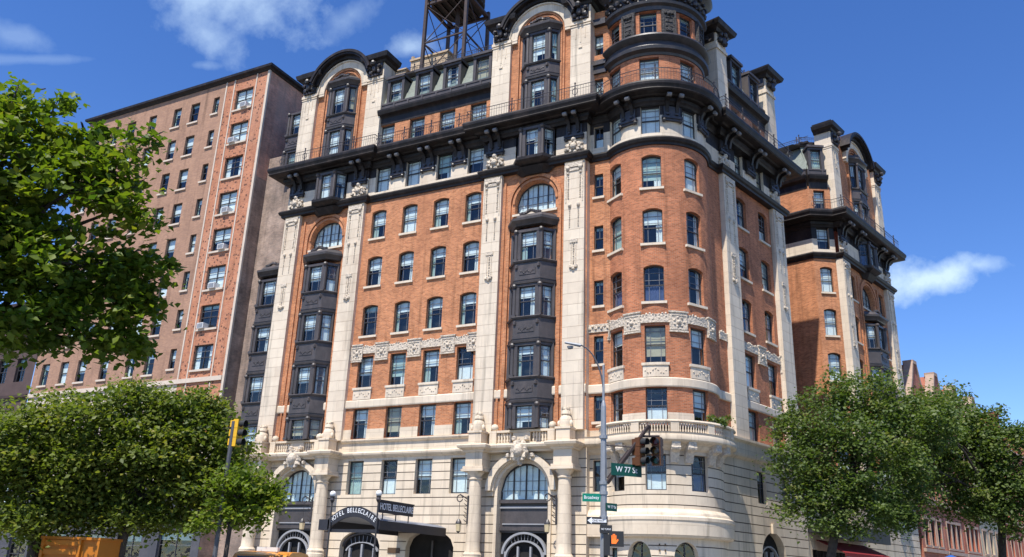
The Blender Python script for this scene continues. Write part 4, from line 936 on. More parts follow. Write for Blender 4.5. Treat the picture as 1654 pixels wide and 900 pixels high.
# ================================================================ portals of the front
def portal(F, c, sec, pxs):
    u0, u1 = sec
    mb = MB(); wall(mb, F, u0, u1, 0, 7.9, [(c - 1.45, c + 1.45, -.1, 5.8, 1.42, 'r')], .5, grooves=[g for g in grv if g < 7.4], gmi=1); wall(mb, F, u0, u1, 7.9, LEDGE, (), .2); mb.build('stone_base_wall', ['base', 'groove'], H)
    mb = MB(); arch(mb, F, c, 5.8, 1.45, 1.62, 0, 180, 0, .12, 26, ky=.98); arch(mb, F, c, 5.8, 1.62, 1.7, 0, 180, 0, .3, 26, ky=.97); arch(mb, F, c, 5.8, 1.7, 2.02, 0, 180, 0, .46, 26, ky=.96)
    for s in (-1, 1): box(mb, F, c + s * 1.54 - .09, c + s * 1.54 + .09, 0, .12, 0, 5.8); box(mb, F, c + s * 1.86 - .2, c + s * 1.86 + .2, 0, .2, 5.55, 5.8); ball(mb, F(c + s * 1.86, .22, 5.95), .17, 6, jit=.2)
    mb.build('portal_archivolt', ['base'], H)
    window(H, F, c, -.3, 5.35, 2.86, .45, 1.4, style='arch', cs='w2', ak='r', name='arched_window')
    mb = MB(); box(mb, F, c - 1.45, c + 1.45, -.5, -.3, 3.75, 5.35); box(mb, F, c - 1.45, c + 1.45, -.3, -.12, 5.2, 5.36); box(mb, F, c - 1.45, c + 1.45, -.3, -.22, 4.95, 5.05, 1); box(mb, F, c - 1.3, c + 1.3, -.3, -.25, 4.14, 4.2, 1); box(mb, F, c - 1.45, c + 1.45, -.3, -.18, 3.85, 3.98)
    arch(mb, F, c, 2.7, 1.16, 1.28, 0, 180, -.4, -.2, 20, 1, .85); arch(mb, F, c, 2.5, 1.0, 1.1, 0, 180, -.42, -.22, 20, 1, .8)
    for u in (-1.08, -.36, .36, 1.08): box(mb, F, c + u - .05, c + u + .05, -.42, -.26, 0, 3.2 - abs(u) * .35, 1)
    for k in range(9): u = -.8 + .2 * k; tube(mb, F(c + u * .85, -.3, 3.35 - u * u * .3), F(c + u, -.3, 3.68 - u * u * .35), .012, .012, 4, 1)
    mb.face([F(c - 1.45, -.48, 0), F(c + 1.45, -.48, 0), F(c + 1.45, -.48, 3.8), F(c - 1.45, -.48, 3.8)], 2)
    mb.build('entrance_screen', ['iron2', 'pale_metal', 'room'], H)
    # cornice shelf with returns over the columns
    a, b = pxs
    pth = [F(a - .55, 0, 0), F(a - .55, .95, 0), F(a + .55, .95, 0), F(a + .55, .45, 0), F(b - .55, .45, 0), F(b - .55, .95, 0), F(b + .55, .95, 0), F(b + .55, 0, 0)]
    pth = [p[:2] for p in pth]
    mb = MB(); path_mould(mb, pth, [(-.5, 7.72), (.05, 7.74), (.1, 7.84), (.3, 7.94), (.34, 8.06), (.3, 8.12), (-.5, 8.14)]); mb.face([(p[0], p[1], 8.1) for p in pth])
    for cc in (a, b):
        box(mb, F, cc - .5, cc + .5, 0, .93, 7.0, 7.74); box(mb, F, cc - .6, cc + .6, 0, 1.03, 6.86, 7.0); box(mb, F, cc - .66, cc + .66, 0, 1.1, 6.74, 6.86)
    mb.build('portal_entablature', ['base'], H)
    for cc in (a, b):
        p = F(cc, .62, 0)
        mb = MB(); lathe(mb, p, [(.52, 0), (.52, 2.2), (.5, 2.22), (.5, 2.45), (.46, 2.5), (.48, 2.62), (.42, 2.7), (.38, 2.78), (.37, 3.2), (.365, 4.4), (.34, 5.6), (.31, 6.2), (.3, 6.3), (.36, 6.34), (.36, 6.4), (.3, 6.44), (.32, 6.52), (.46, 6.7), (.46, 6.76)], 20); mb.build('column', ['base'], H, smooth=35)
        mb = MB(); box(mb, F, cc - .38, cc + .38, .2, .93, 8.1, 8.75); box(mb, F, cc - .43, cc + .43, .15, .98, 8.75, 8.86); q = F(cc, .55, 0)
        lathe(mb, q, [(.32, 8.86), (.35, 9.1), (.3, 9.35), (.2, 9.46), (.26, 9.52), (.24, 9.66), (.12, 9.84), (0, 9.88)], 12)
        for k in range(7): an = k * .9; ball(mb, (q[0] + .15 * math.cos(an), q[1] + .15 * math.sin(an), 9.8), .1, 6, jit=.25)
        for s in (-1, 1): ball(mb, F(cc + s * .34, .65, 9.05), .11, 6, sz=1.6)
        mb.build('pedestal_urn', ['base'], H, smooth=45)
        for s in (-1, 1):
            if (cc == a) == (s > 0): 
                mb = MB(); box(mb, F, cc + s * .85 - .2, cc + s * .85 + .2, .1, .5, 8.1, 8.86); ball(mb, F(cc + s * .85, .3, 9.05), .22, 8); mb.build('pedestal', ['base'], H, smooth=45)
    mb = MB()
    a2, b2 = a + 1.05, b - 1.05
    box(mb, F, a2, b2, .2, .42, 8.12, 8.24); box(mb, F, a2, b2, .16, .46, 8.76, 8.88); box(mb, F, c - .5, c + .5, .2, .42, 8.24, 8.76)
    k = a2 + .08
    while k < b2:
        if abs(k - c) > .58: lathe(mb, F(k, .31, 0), [(.05, 8.24), (.075, 8.36), (.045, 8.46), (.08, 8.6), (.045, 8.76)], 7)
        k += .17
    mb.build('balustrade', ['base'], H, smooth=35)
    mb = MB()      # cartouche over the arch
    for k in range(12):
        an = k * math.pi / 6; ball(mb, F(c + .38 * math.cos(an), .62, 7.75 + .42 * math.sin(an)), .19, 6, jit=.25)
    ball(mb, F(c, .75, 7.75), .3, 8, sz=1.2)
    for s in (-1, 1): ball(mb, F(c + s * .7, .5, 7.55), .15, 6, jit=.2); ball(mb, F(c + s * .36, .55, 8.4), .16, 6)
    ball(mb, F(c, .5, 7.15), .16, 6); mb.build('cartouche', ['carved'], H, smooth=45)
portal(FR, -35.0, (-38.6, -31.95), (-37.75, -32.62)); portal(FR, -20.0, (-23.05, -16.5), (-22.5, -17.42))
# small doors of the front base
for (a, b, zt, ri, cc) in ((-31.45, -28.72, 2.95, .78, 0), (-27.0, -24.0, 2.95, .85, 1)):
    c = (a + b) / 2; hw = (b - a) / 2
    mb = MB(); mb.face([FR(a, -.4, 0), FR(b, -.4, 0), FR(b, -.4, zt + ri), FR(a, -.4, zt + ri)], 2)
    if not cc:
        arch(mb, FR, c, 2.9, hw - .14, hw - .02, 0, 180, -.38, -.2, 20, 0, .55); arch(mb, FR, c, 2.6, hw - .34, hw - .24, 8, 172, -.38, -.22, 20, 1, .5)
        for u in (-hw * .6, 0, hw * .6): box(mb, FR, c + u - .06, c + u + .06, -.38, -.22, 0, 3.05 - abs(u) * .25, 1)
        for k in range(7): u = -.75 + .25 * k; tube(mb, FR(c + u, -.3, 3.15 - u * u * .2), FR(c + u * 1.15, -.3, 3.5 - u * u * .25), .014, .014, 4, 1)
    else:
        box(mb, FR, c - .05, c + .05, -.36, -.28, 0, 3.3, 0)
    mb.build('entrance_door', ['iron2', 'pale_metal', 'room'], H)
mb = MB(); c = 8.57
mb.face([SD(7.1, -.32, 0), SD(10.05, -.32, 0), SD(10.05, -.32, 4.3), SD(7.1, -.32, 4.3)], 2)
arch(mb, SD, c, 2.75, 1.0, 1.1, 0, 180, -.3, -.15, 20, 1, .8)
for u in (-1, -.35, .35, 1): box(mb, SD, c + u - .05, c + u + .05, -.3, -.15, 0, 3.5 - abs(u) * .5, 1)
box(mb, SB, c - .2, c + .2, 0, .12, 4.25, 4.75, 0)
mb.build('entrance_door', ['base', 'pale_metal', 'room'], H)
mb = MB(); box(mb, FR, -28.14, -27.36, 0, .04, 2.6, 2.88); mb.build('bronze_plaque', ['bronze'], H)
mb = MB(); F = tf(15.5, BR); box(mb, F, -.42, .42, .0, .06, 1.7, 2.55); mb.build('bronze_plaque', ['bronze'], H)
mb = MB()
for u in (-.16, .1):
    box(mb, F, u, u + .06, .02, .06, 2.95, 3.05); box(mb, F, u, u + .06, .02, .06, 3.2, 3.3)
mb.build('house_number', ['bronze'], H)
# bay standing in the gap on the left
G = frame(0, 1.2, 0)
mb = MB(); wall(mb, G, -42.28, -38.6, 0, 30, (), .2); mb.build('court_wall', ['stucco'], H)
bay(G, -39.9, 1.5, .75, .85, SP, WN, 20.75)
G2 = frame(0, 1.2, 0); bay(G2, -39.6, 1.2, .6, .7, [(29.9, 31.1)], [(28.2, 29.9), (31.1, 33.0)], 33.4, crown=False)

mb = MB()
for z0, z1, xx in ((0, LEDGE, -16.5), (LEDGE, SOF, -16.56), (CT, 34.4, -16.4)): mb.face([(xx, 0, z0), (xx, .42, z0), (xx, .42, z1), (xx, 0, z1)])
mb.build('return_wall', ['stone'], H)
# ================================================================ things on and at the hotel
def newroot(name, loc, label, cat, group=None): return empty(name, loc, label, cat, group)
# water tank on its steel frame
W = newroot('water_tower', (-28.5, 4, 33.6), 'dark wooden water tank on a braced steel frame on the hotel roof', 'water tower')
xs, ys = (-30.2, -26.8), (2.4, 5.5); zt = 40.6
mb = MB()
for x in xs:
    for y in ys: box(mb, FR, x - .11, x + .11, -y - .11, -y + .11, 33.6, 44.2 if (x, y) == (-30.2, 5.5) else 41.0)
mb.build('leg', ['steel'], W)
mb = MB()
for z, r in ((zt, .13), (37.3, .07), (34.2, .08)):
    mb = MB()
    for x in xs: tube(mb, (x, ys[0], z), (x, ys[1], z), r, r, 4)
    for y in ys: tube(mb, (xs[0], y, z), (xs[1], y, z), r, r, 4)
    mb.build('frame_beam', ['steel'], W)
mb = MB()
for z in (zt, zt + .02):
    for k in range(6): x = -30.2 + 3.4 * (k + .5) / 6; tube(mb, (x, 2.2, z + .16), (x, 5.7, z + .16), .09, .09, 4)
mb.build('joist', ['steel'], W)
mb = MB()
for (a, b) in (((xs[0], ys[0]), (xs[1], ys[0])), ((xs[0], ys[0]), (xs[0], ys[1])), ((xs[1], ys[0]), (xs[1], ys[1])), ((xs[0], ys[1]), (xs[1], ys[1]))):
    for z0, z1 in ((34.2, 37.3), (37.3, 40.5)):
        tube(mb, (*a, z0), (*b, z1), .035, .035, 4); tube(mb, (*b, z0), (*a, z1), .035, .035, 4)
mb.build('cross_brace', ['steel'], W)
mb = MB(); c = (-28.55, 4.0); lathe(mb, c, [(0, 40.95), (1.75, 40.95), (1.95, 41.0), (1.95, 44.6), (1.9, 44.8)], 28)
for k in range(28):
    a = k * math.pi / 14; tube(mb, (c[0] + 1.95 * math.cos(a), c[1] + 1.95 * math.sin(a), 41.0), (c[0] + 1.9 * math.cos(a), c[1] + 1.9 * math.sin(a), 44.8), .03, .03, 4)
tank = mb.build('tank', ['wood'], W, smooth=30)
mb = MB(); lathe(mb, c, [(2.2, 44.7), (1.2, 45.6), (0, 46.2)], 20); mb.build('tank_roof', ['wood'], W)
mb = MB()
for z in (41.2, 41.7, 42.3, 43.0, 43.8): lathe(mb, c, [(1.97, z), (2.0, z + .03), (1.97, z + .06)], 28)
mb.build('hoop', ['steel'], tank)
mb = MB(); tube(mb, (-28.5, 4, 33.7), (-28.5, 4, 41), .16, .16, 8); mb.build('riser_pipe', ['steel'], W)
# lift houses and parapet boxes on the roof
mb = MB(); box(mb, FR, -32.0, -28.9, -7.0, -3.6, 33.6, 37.0); box(mb, FR, -32.1, -28.8, -7.1, -3.5, 37.0, 37.15)
mb.build('lift_house', ['tan'], H)
mb = MB(); box(mb, FR, -33.6, -32.3, -6.0, -3.4, 33.6, 36.3); box(mb, FR, -33.7, -32.2, -6.1, -3.3, 36.3, 36.42); mb.build('chimney_stack', ['tan'], H)
mb = MB(); tube(mb, (-32.1, 3.9, 36), (-32.1, 3.9, 37.6), .14, .14, 8); box(mb, FR, -28.4, -25.2, -8.5, -6.2, 33.6, 36.3); mb.build('vent_stack', ['tan'], H)
# entrance canopy
CN = newroot('entrance_canopy', (-26.05, -6, 0), 'black arched sidewalk canopy with white lettering over the main doors', 'canopy')
x0, x1, y0 = -27.55, -24.55, -6.0; cx_ = (x0 + x1) / 2; FCn = frame(0, y0, 0)
mb = MB()
rise = lambda u: 3.95 + .62 * (1 - ((u - cx_) / 1.5) ** 2)
n = 24
top_ = [(x0 + 3.0 * k / n, rise(x0 + 3.0 * k / n)) for k in range(n + 1)]; bot = [(u, z - .5) for u, z in top_]
for k in range(n): plate(mb, FCn, [bot[k], bot[k + 1], top_[k + 1], top_[k]], -.05, .05)
mb.build('front_valance', ['awn'], CN)
mb = MB()
box(mb, frame(x1, y0, 90), 0, 6.0, 0, .04, 3.5, 3.92); box(mb, frame(x0, y0, 90), 0, 6.0, -.04, 0, 3.5, 3.92); mb.build('side_valance', ['awn'], CN)
mb = MB()
for k in range(n):
    a, b = top_[k], top_[k + 1]
    for j in range(12):
        ya, yb = y0 + j * .5, y0 + (j + 1) * .5; dz = lambda z, y: (z - .08) * 1 - .0
        fl = lambda z, y: 3.9 + (z - 3.95) * (.35 + .65 * max(0, 1 - (y - y0) / 3.0))
        mb.face([(a[0], ya, fl(a[1], ya)), (b[0], ya, fl(b[1], ya)), (b[0], yb, fl(b[1], yb)), (a[0], yb, fl(a[1], yb))])
for k in range(40): y = y0 + .15 * k + .1; tube(mb, (x1, y, 3.93), (x1 - .5, y, 4.08 - .0), .015, .015, 4)
mb.build('canopy_roof', ['pale_metal'], CN)
mb = MB(); box(mb, frame(x1 - .12, y0, 90), .1, 2.95, -.04, .04, 4.28, 4.84); box(mb, frame(x1 - .12, y0, 90), .0, 3.0, -.06, .06, 4.8, 4.88); 
for y in (.4, 1.5, 2.6): tube(mb, (x1 - .12, y0 + y, 3.9), (x1 - .12, y0 + y, 4.3), .03, .03, 5)
sg = mb.build('side_sign', ['awn'], CN)
mb = MB(); box(mb, FCn, x0 - .55, x0 + .1, -.6, .05, 3.45, 3.95); box(mb, FCn, x0, x1, -.05, .0, 3.35, 3.5); mb.build('front_beam', ['awn'], CN)
for x in (x0 + .2, x1 - .05):
    mb = MB(); tube(mb, (x, y0 - .12, 0), (x, y0 - .12, 4.75), .05, .04, 8); lathe(mb, (x, y0 - .12), [(.12, 0), (.12, .3), (.06, .4)], 8); lathe(mb, (x, y0 - .12), [(.04, 4.7), (.12, 4.85), (.1, 4.95), (.13, 5.02)], 8); po = mb.build('post', ['iron'], CN)
    mb = MB(); ball(mb, (x, y0 - .12, 5.14), .155, 12); mb.build('globe_lamp', ['globe'], po, smooth=60)
# lettering along the arched front
S = 'HOTEL BELLECLAIRE'; tot = 2.7
for i, ch in enumerate(S):
    if ch == ' ': continue
    u = cx_ - tot / 2 + tot * (i + .5) / len(S); sl = math.atan2(-.62 * 2 * (u - cx_) / 2.25, 1)
    mt = fmat(FCn, u, .055, rise(u) - .2) @ Matrix.Rotation(sl, 4, 'Z')
    text_mesh(ch, .3, 'white', 'lettering', CN, mt, .006, .8)
S = 'BROADWAY AT 77TH'
for i, ch in enumerate('- - - - - - - -'):
    if ch == ' ': continue
text_mesh('HOTEL BELLECLAIRE', .44, 'white', 'lettering', sg, fmat(frame(x1 - .12, y0, 90), 1.5, .045, 4.56), .006, .70)
# wall lanterns
for (x, lab) in ((-22.95, 'ornate iron wall lantern hanging on the column right of the canopy'), (-17.95, 'ornate iron wall lantern hanging on the column nearest the street sign pole'), (-33.2, 'ornate iron wall lantern hanging on the column left of the canopy')):
    L = newroot('wall_lantern', (x, -1.1, 3.6), lab, 'lantern', 'lanterns on the columns')
    mb = MB(); xr = x + .33 if x < -20 or True else x
    for s in (0,):
        tube(mb, (x + .25, -.95, 4.1), (x + .25, -.95, 5.5), .05, .05, 6); tube(mb, (x + .25, -.95, 5.3), (x - .1, -1.2, 5.55), .03, .03, 5)
        for k in range(10):
            a, b = k * .6, (k + 1) * .6; tube(mb, (x - .1 + .17 * math.cos(a), -1.2, 5.35 + .17 * math.sin(a)), (x - .1 + .17 * math.cos(b), -1.2, 5.35 + .17 * math.sin(b)), .03, .03, 5)
        tube(mb, (x - .1, -1.2, 5.2), (x - .1, -1.2, 4.3), .012, .012, 4)
        for k in range(6): tube(mb, (x + .2, -1.0, 4.2 + k * .2), (x + .1, -1.1, 4.3 + k * .2), .03, .01, 5)
    mb.build('bracket_arm', ['iron'], L)
    mb = MB(); lathe(mb, (x - .1, -1.2), [(.05, 4.32), (.13, 4.2), (.16, 4.12), (.16, 4.08)], 8); lathe(mb, (x - .1, -1.2), [(.12, 3.72), (.02, 3.62)], 8); mb.build('lantern_cap', ['iron'], L)
    mb = MB(); lathe(mb, (x - .1, -1.2), [(.15, 4.08), (.12, 3.72)], 8); mb.build('lantern_glass', ['amber'], L)

# ================================================================ apartment house on the left
AP = newroot('apartment_building', (-52, 2, 0), 'tall brown and red brick apartment house left of the hotel, air conditioners in its windows', 'building')
def awin(u, z, w, h, style='cross'): return window(AP, FR, u, -.16, z, w, h, style=style, cs=random.choice(['w', 'h', 'w2', 'd', 'w', 'k']), sill=w + .2, sm='paletrim')
flo = [34.15 - 2.87 * k for k in range(8)]      # sills
mb = MB(); ops = [(-45.5, -43.75, z, z + 1.75, 0) for z in flo]
wall(mb, FR, -46.6, -42.3, 8.6, 36.95, ops, .22); mb.build('red_brick_bay', ['brick_m'], AP)
LX = [(-61.2, .9), (-59.0, .9), (-57.0, 1.0), (-54.5, .85), (-51.7, .85), (-49.75, .95), (-47.5, .6)]
mb = MB(); ops = [(x - w / 2, x + w / 2, z + (.25 if w < .7 else 0), z + 1.7, 0) for x, w in LX for z in flo]
wall(mb, FR, -62.5, -46.6, 13.4, 36.95, ops, .22); mb.build('plain_wall', ['brown'], AP)
mb = MB(); wall(mb, FR, -62.5, -46.6, 6.6, 13.4, [(x - .8, x + .8, 9.6, 11.4, .75, 'r') for x in (-60.2, -58.1, -54.5, -51, -48.4)], .3); wall(mb, FR, -46.6, -42.3, 6.6, 8.6, (), .3); mb.build('arcade_wall', ['paletrim'], AP)
mb = MB(); wall(mb, FR, -62.5, -46.6, 0, 6.6, [(x - 1, x + 1, .5, 3.4, 0) for x in (-60, -56, -52, -48.5)], .3); wall(mb, FR, -46.6, -42.3, 0, 6.6, [(-46, -43, .3, 3.6, 0)], .3); mb.build('shop_wall', ['shopgrey'], AP)
for x in (-60.2, -58.1, -54.5, -51, -48.4): window(AP, FR, x, -.2, 9.6, 1.6, 1.8, .75, style='arch', ak='r', name='arched_window')
for x in (-60, -56, -52, -48.5): window(AP, FR, x, -.2, .5, 2, 2.9, style='cross', name='shop_window', cs='k')
window(AP, FR, -44.5, -.2, .3, 3, 3.3, style='cross', name='shop_window', cs='k')
for i, z in enumerate(flo):
    awin(-44.62, z, 1.75, 1.75)
    for x, w in LX: awin(x, z + (.25 if w < .7 else 0), w, 1.7 - (.25 if w < .7 else 0), 'plain')
for nm, q in (('corner_strip', (-42.45, -42.25, -.1, .05, 8.6, 36.9)), ('edge_strip', (-46.66, -46.54, 0, .05, 13.4, 36.9)), ('pilaster_strip', (-45.8, -45.7, 0, .05, 8.6, 36.9)), ('pilaster_strip', (-43.55, -43.45, 0, .05, 8.6, 36.9)), ('belt_course', (-62.5, -42.46, 0, .12, 13.2, 13.5)), ('belt_course', (-62.5, -42.46, 0, .15, 8.45, 8.7))):
    mb = MB(); box(mb, FR, *q); mb.build(nm, ['paletrim'], AP)
mb = MB(); pp = [(-62.5, 12), (-62.5, 0), (-42.25, 0), (-42.25, 16)]
path_mould(mb, pp, [(-.3, 36.9), (.05, 36.9), (.12, 37.0), (.32, 37.1), (.34, 37.28), (.2, 37.34), (-.3, 37.36)]); mb.build('roof_cornice', ['cornice'], AP)
mb = MB(); SF = frame(-42.28, 0, 90)
wall(mb, SF, 0, 16, 28.2, 36.95, (), .1); mb.build('party_wall_upper', ['brick_p'], AP)
mb = MB(); wall(mb, SF, 0, 16, 0, 28.2, (), .1); mb.build('party_wall_lower', ['stucco'], AP)
mb = MB(); mb.face([(-62.5, 0, 36.9), (-42.3, 0, 36.9), (-42.3, 16, 36.9), (-62.5, 16, 36.9)]); mb.build('flat_roof', ['roof'], AP)
mb = MB(); mb.face([(-62.5, 0, 0), (-62.5, 16, 0), (-62.5, 16, 36.9), (-62.5, 0, 36.9)]); mb.build('party_wall_far', ['brown'], AP)
# air conditioners
acs = [(-44.35, 34.15, 'white air conditioner in the top window of the red brick strip'), (-45.0, 34.15 - 2.87, 'white air conditioner in the second window down the red brick strip'), (-44.5, flo[3], 'white air conditioner in the fourth window down the red brick strip'), (-44.3, flo[4], 'white air conditioner in the fifth window down the red brick strip'), (-44.6, flo[5], 'white air conditioner in the sixth window down the red brick strip'), (-45.05, flo[6], 'white air conditioner in the seventh window down the red brick strip'), (-57.0, flo[0], 'white air conditioner in a top floor window of the plain brown wall')]
def ac(x, z, lab):
    r = newroot('air_conditioner', (x, -.05, z), lab, 'air conditioner', 'air conditioners in the apartment windows')
    mb = MB(); box(mb, FR, x - .3, x + .3, -.25, .28, z + .01, z + .4); mb.build('casing', ['acw'], r)
    mb = MB()
    for k in range(5): box(mb, FR, x - .25, x + .25, .28, .295, z + .06 + k * .065, z + .09 + k * .065)
    mb.build('grille', ['pale_metal'], r); return r
for a in acs: ac(*a)
# dark building at the far left
DB = newroot('dark_row_building', (-72, 2, 0), 'dark brown stone building at the left edge, beyond the brick apartment house', 'building')
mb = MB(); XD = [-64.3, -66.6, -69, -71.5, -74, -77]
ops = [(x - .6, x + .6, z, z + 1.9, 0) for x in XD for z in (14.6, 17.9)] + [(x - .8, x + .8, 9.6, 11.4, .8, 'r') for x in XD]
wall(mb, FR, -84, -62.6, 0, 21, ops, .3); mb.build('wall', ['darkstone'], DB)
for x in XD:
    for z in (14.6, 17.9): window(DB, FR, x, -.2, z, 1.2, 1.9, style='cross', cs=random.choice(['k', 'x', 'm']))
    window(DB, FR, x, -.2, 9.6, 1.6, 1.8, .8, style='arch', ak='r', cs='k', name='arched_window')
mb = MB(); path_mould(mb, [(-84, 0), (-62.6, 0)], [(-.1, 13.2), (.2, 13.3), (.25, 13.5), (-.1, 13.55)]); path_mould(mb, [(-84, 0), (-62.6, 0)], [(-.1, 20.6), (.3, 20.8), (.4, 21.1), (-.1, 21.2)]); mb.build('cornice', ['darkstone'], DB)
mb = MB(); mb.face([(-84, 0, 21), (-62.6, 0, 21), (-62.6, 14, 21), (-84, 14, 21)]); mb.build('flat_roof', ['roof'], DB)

# ================================================================ side street: restaurant front in the court, row houses
RS = newroot('shopfront', tuple(SD(16.9, 0, 0)), 'single-storey stone and black shopfront with a terrace in the hotel court behind the trees', 'shopfront')
mb = MB(); wall(mb, SD, 12.95, 21.9, 0, 7.9, [(13.6, 21.2, 0, 3.7, 0), (14.6, 15.8, 5.5, 7.2, 0), (18.6, 19.8, 5.5, 7.2, 0)], .5); mb.build('stone_wall', ['base'], RS)
window(RS, SD, 15.2, -.2, 5.5, 1.2, 1.7); window(RS, SD, 19.2, -.2, 5.5, 1.2, 1.7)
mb = MB(); box(mb, SD, 13.2, 21.6, 0, 1.6, 4.6, 5.0); box(mb, SD, 13.2, 21.6, 1.4, 1.65, 4.3, 5.1); mb.build('black_canopy', ['awn'], RS)
mb = MB(); mb.face([SD(13.6, -.4, 0), SD(21.2, -.4, 0), SD(21.2, -.4, 3.8), SD(13.6, -.4, 3.8)])
for k in range(9): box(mb, SD, 13.7 + k * .92, 13.78 + k * .92, -.35, -.2, 0, 3.7)
mb.build('glass_front', ['awn'], RS)
RW = newroot('red_awning', tuple(SD(17.4, .8, 3.6)), 'red cloth awning below the black canopy of the restaurant front', 'awning')
mb = MB(); prism(mb, SD, [(0.1, 4.25), (1.75, 3.55), (1.75, 3.3), (1.72, 3.3), (1.72, 3.52), (.1, 4.2)], 14.0, 21.2); mb.build('cloth', ['redcloth'], RW)
mb = MB(); tube(mb, SD(14.0, 1.74, 3.32), SD(21.2, 1.74, 3.32), .03, .03, 6); mb.build('rail', ['iron'], RW)
RJ = newroot('terrace_railing', tuple(SD(16, 1.4, 5.1)), 'black iron railing on top of the restaurant canopy', 'railing')
mb = MB()
for k in range(42): u = 13.3 + k * .2; tube(mb, SD(u, 1.5, 5.1), SD(u, 1.5, 5.9), .012, .012, 4)
tube(mb, SD(13.2, 1.5, 5.9), SD(21.6, 1.5, 5.9), .025, .025, 5); mb.build('bars', ['iron'], RJ)
def rowhouse(u0, u1, h, mt, label, gab=True, trim='rowtrim'):
    c = (u0 + u1) / 2; r = newroot('row_house', tuple(SD(c, -5, 0)), label, 'row house', 'row houses along the side street')
    mb = MB(); fl_ = [1.2, 4.9, 8.4, 11.6]; fl_ = [z for z in fl_ if z + 2.6 < h]; xs_ = [u0 + 1.2, c, u1 - 1.2]
    wall(mb, SD, u0, u1, 0, h, [(x - .5, x + .5, z, z + 1.9, 0) for x in xs_ for z in fl_], .25); mb.face([SD(u0, 0, 0), SD(u0, -10, 0), SD(u0, -10, h), SD(u0, 0, h)][::-1]); mb.face([SD(u1, 0, 0), SD(u1, -10, 0), SD(u1, -10, h), SD(u1, 0, h)])
    mb.build('wall', [mt], r)
    for x in xs_:
        for z in fl_: window(r, SD, x, -.15, z, 1.0, 1.9, style='slim')
    for x in xs_:
        for z in fl_:
            mb = MB(); box(mb, SD, x - .62, x + .62, 0, .1, z - .15, z); box(mb, SD, x - .62, x + .62, 0, .08, z + 1.9, z + 2.1)
            for s in (-1, 1): box(mb, SD, x + s * .56 - .06, x + s * .56 + .06, 0, .06, z - .05, z + 1.95)
            mb.build('window_trim', [trim], r)
    for z in (4.4, 7.9, h - .3): mb = MB(); box(mb, SD, u0 + .05, u1 - .05, 0, .2, z, z + .25); mb.build('belt_course', [trim], r)
    mb = MB(); mb.face([SD(u0, 0, h), SD(u1, 0, h), SD(u1, -4, h + 3.2), SD(u0, -4, h + 3.2)]); mb.face([SD(u0, -4, h + 3.2), SD(u1, -4, h + 3.2), SD(u1, -10, h + 3.2), SD(u0, -10, h + 3.2)])
    mb.face([SD(u0, 0, h), SD(u0, -4, h + 3.2), SD(u0, -10, h + 3.2), SD(u0, -10, h)]); mb.build('roof', ['slate'], r)
    if gab:
        mb = MB(); plate(mb, SD, [(c - 1.9, h), (c + 1.9, h), (c + .9, h + 1.8), (c + .3, h + 3.2), (c - .3, h + 3.2), (c - .9, h + 1.8)], -2.6, .1); mb.build('gable', [mt], r)
        mb = MB()
        for s in (-1, 1):
            plate(mb, SD, [(c + s * 1.9, h), (c + s * 2.15, h), (c + s * 1.05, h + 1.95), (c + s * .9, h + 1.8)], -.5, .2); plate(mb, SD, [(c + s * .9, h + 1.8), (c + s * 1.05, h + 1.95), (c + s * .4, h + 3.45), (c + s * .3, h + 3.2)], -.5, .2)
        box(mb, SD, c - .45, c + .45, -.6, .22, h + 3.2, h + 3.5); mb.build('gable_coping', [trim], r)
    else:
        mb = MB(); box(mb, SD, u1 - 1.2, u1 - .1, -3, -.3, h, h + 2.9); box(mb, SD, u1 - 1.3, u1, -3.1, -.2, h + 2.9, h + 3.1); mb.build('chimney', [mt], r)
    return r
rowhouse(33.0, 38.4, 15.8, 'redbrick', 'red brick row house with a pale stepped gable, next to the hotel wing')
rowhouse(38.5, 43.4, 15.8, 'redbrick', 'second gabled red brick row house from the hotel wing, behind the tree crowns')
rowhouse(43.5, 48.4, 15.6, 'redstone', 'third gabled row house from the hotel wing, in redder brownstone')
rowhouse(48.5, 55.0, 15.6, 'beige', 'beige stone row house with a gable among the red row houses')
rowhouse(55.1, 62.8, 16.2, 'redstone', 'red row house with a tall square chimney above its roof edge', gab=False)
rowhouse(62.9, 69.8, 15.6, 'redstone', 'brownish red flat-fronted row house beyond the chimney house', gab=False)
rowhouse(69.9, 78, 15.4, 'redbrick', 'red brick row house at the right edge of the photo', gab=False)
# ================================================================ ground (below the frame, still there)
def sheet(name, pts, z, m):
    mb = MB(); mb.face([(x, y, z) for x, y in pts]); o = mb.build(name, [m]); o['kind'] = 'structure'; return o
M['asphalt'] = mat('asphalt', (.05, .05, .052), .9, .2, 1.5, .3, 30)
M['ground'] = mat('city_ground', (.12, .115, .11), .95, .15, .1)
M['paving'] = mat('sidewalk_concrete', (.3, .29, .27), .9, .12, 1, .15, 20)
M['paint'] = mat('road_paint', (.6, .6, .58), .8, .1, 3)
sheet('ground', [(-900, -700), (900, -700), (900, 1100), (-900, 1100)], -.16, 'ground')
sheet('road', [(-300, -55), (300, -55), (300, -6.9), (-300, -6.9)], -.15, 'asphalt')
a, b, c, d = SD(-6.5, 5.5, 0), SD(200, 5.5, 0), SD(200, 15, 0), SD(-6.5, 15, 0)
sheet('side_road', [p[:2] for p in (a, b, c, d)], -.146, 'asphalt')
mb = MB(); box(mb, FR, -200, -8.5, -.2, 6.9, -.16, 0); s1 = mb.build('sidewalk', ['paving']); s1['kind'] = 'structure'
mb = MB(); box(mb, SD, .5, 200, -.2, 5.5, -.16, -.004); s1 = mb.build('side_sidewalk', ['paving']); s1['kind'] = 'structure'
mb = MB(); box(mb, FR, -60, 4, 36, 43, -.16, 0); box(mb, FR, -60, -13, 18, 28, -.16, .0); s1 = mb.build('median_path', ['paving']); s1['kind'] = 'structure'
mb = MB()
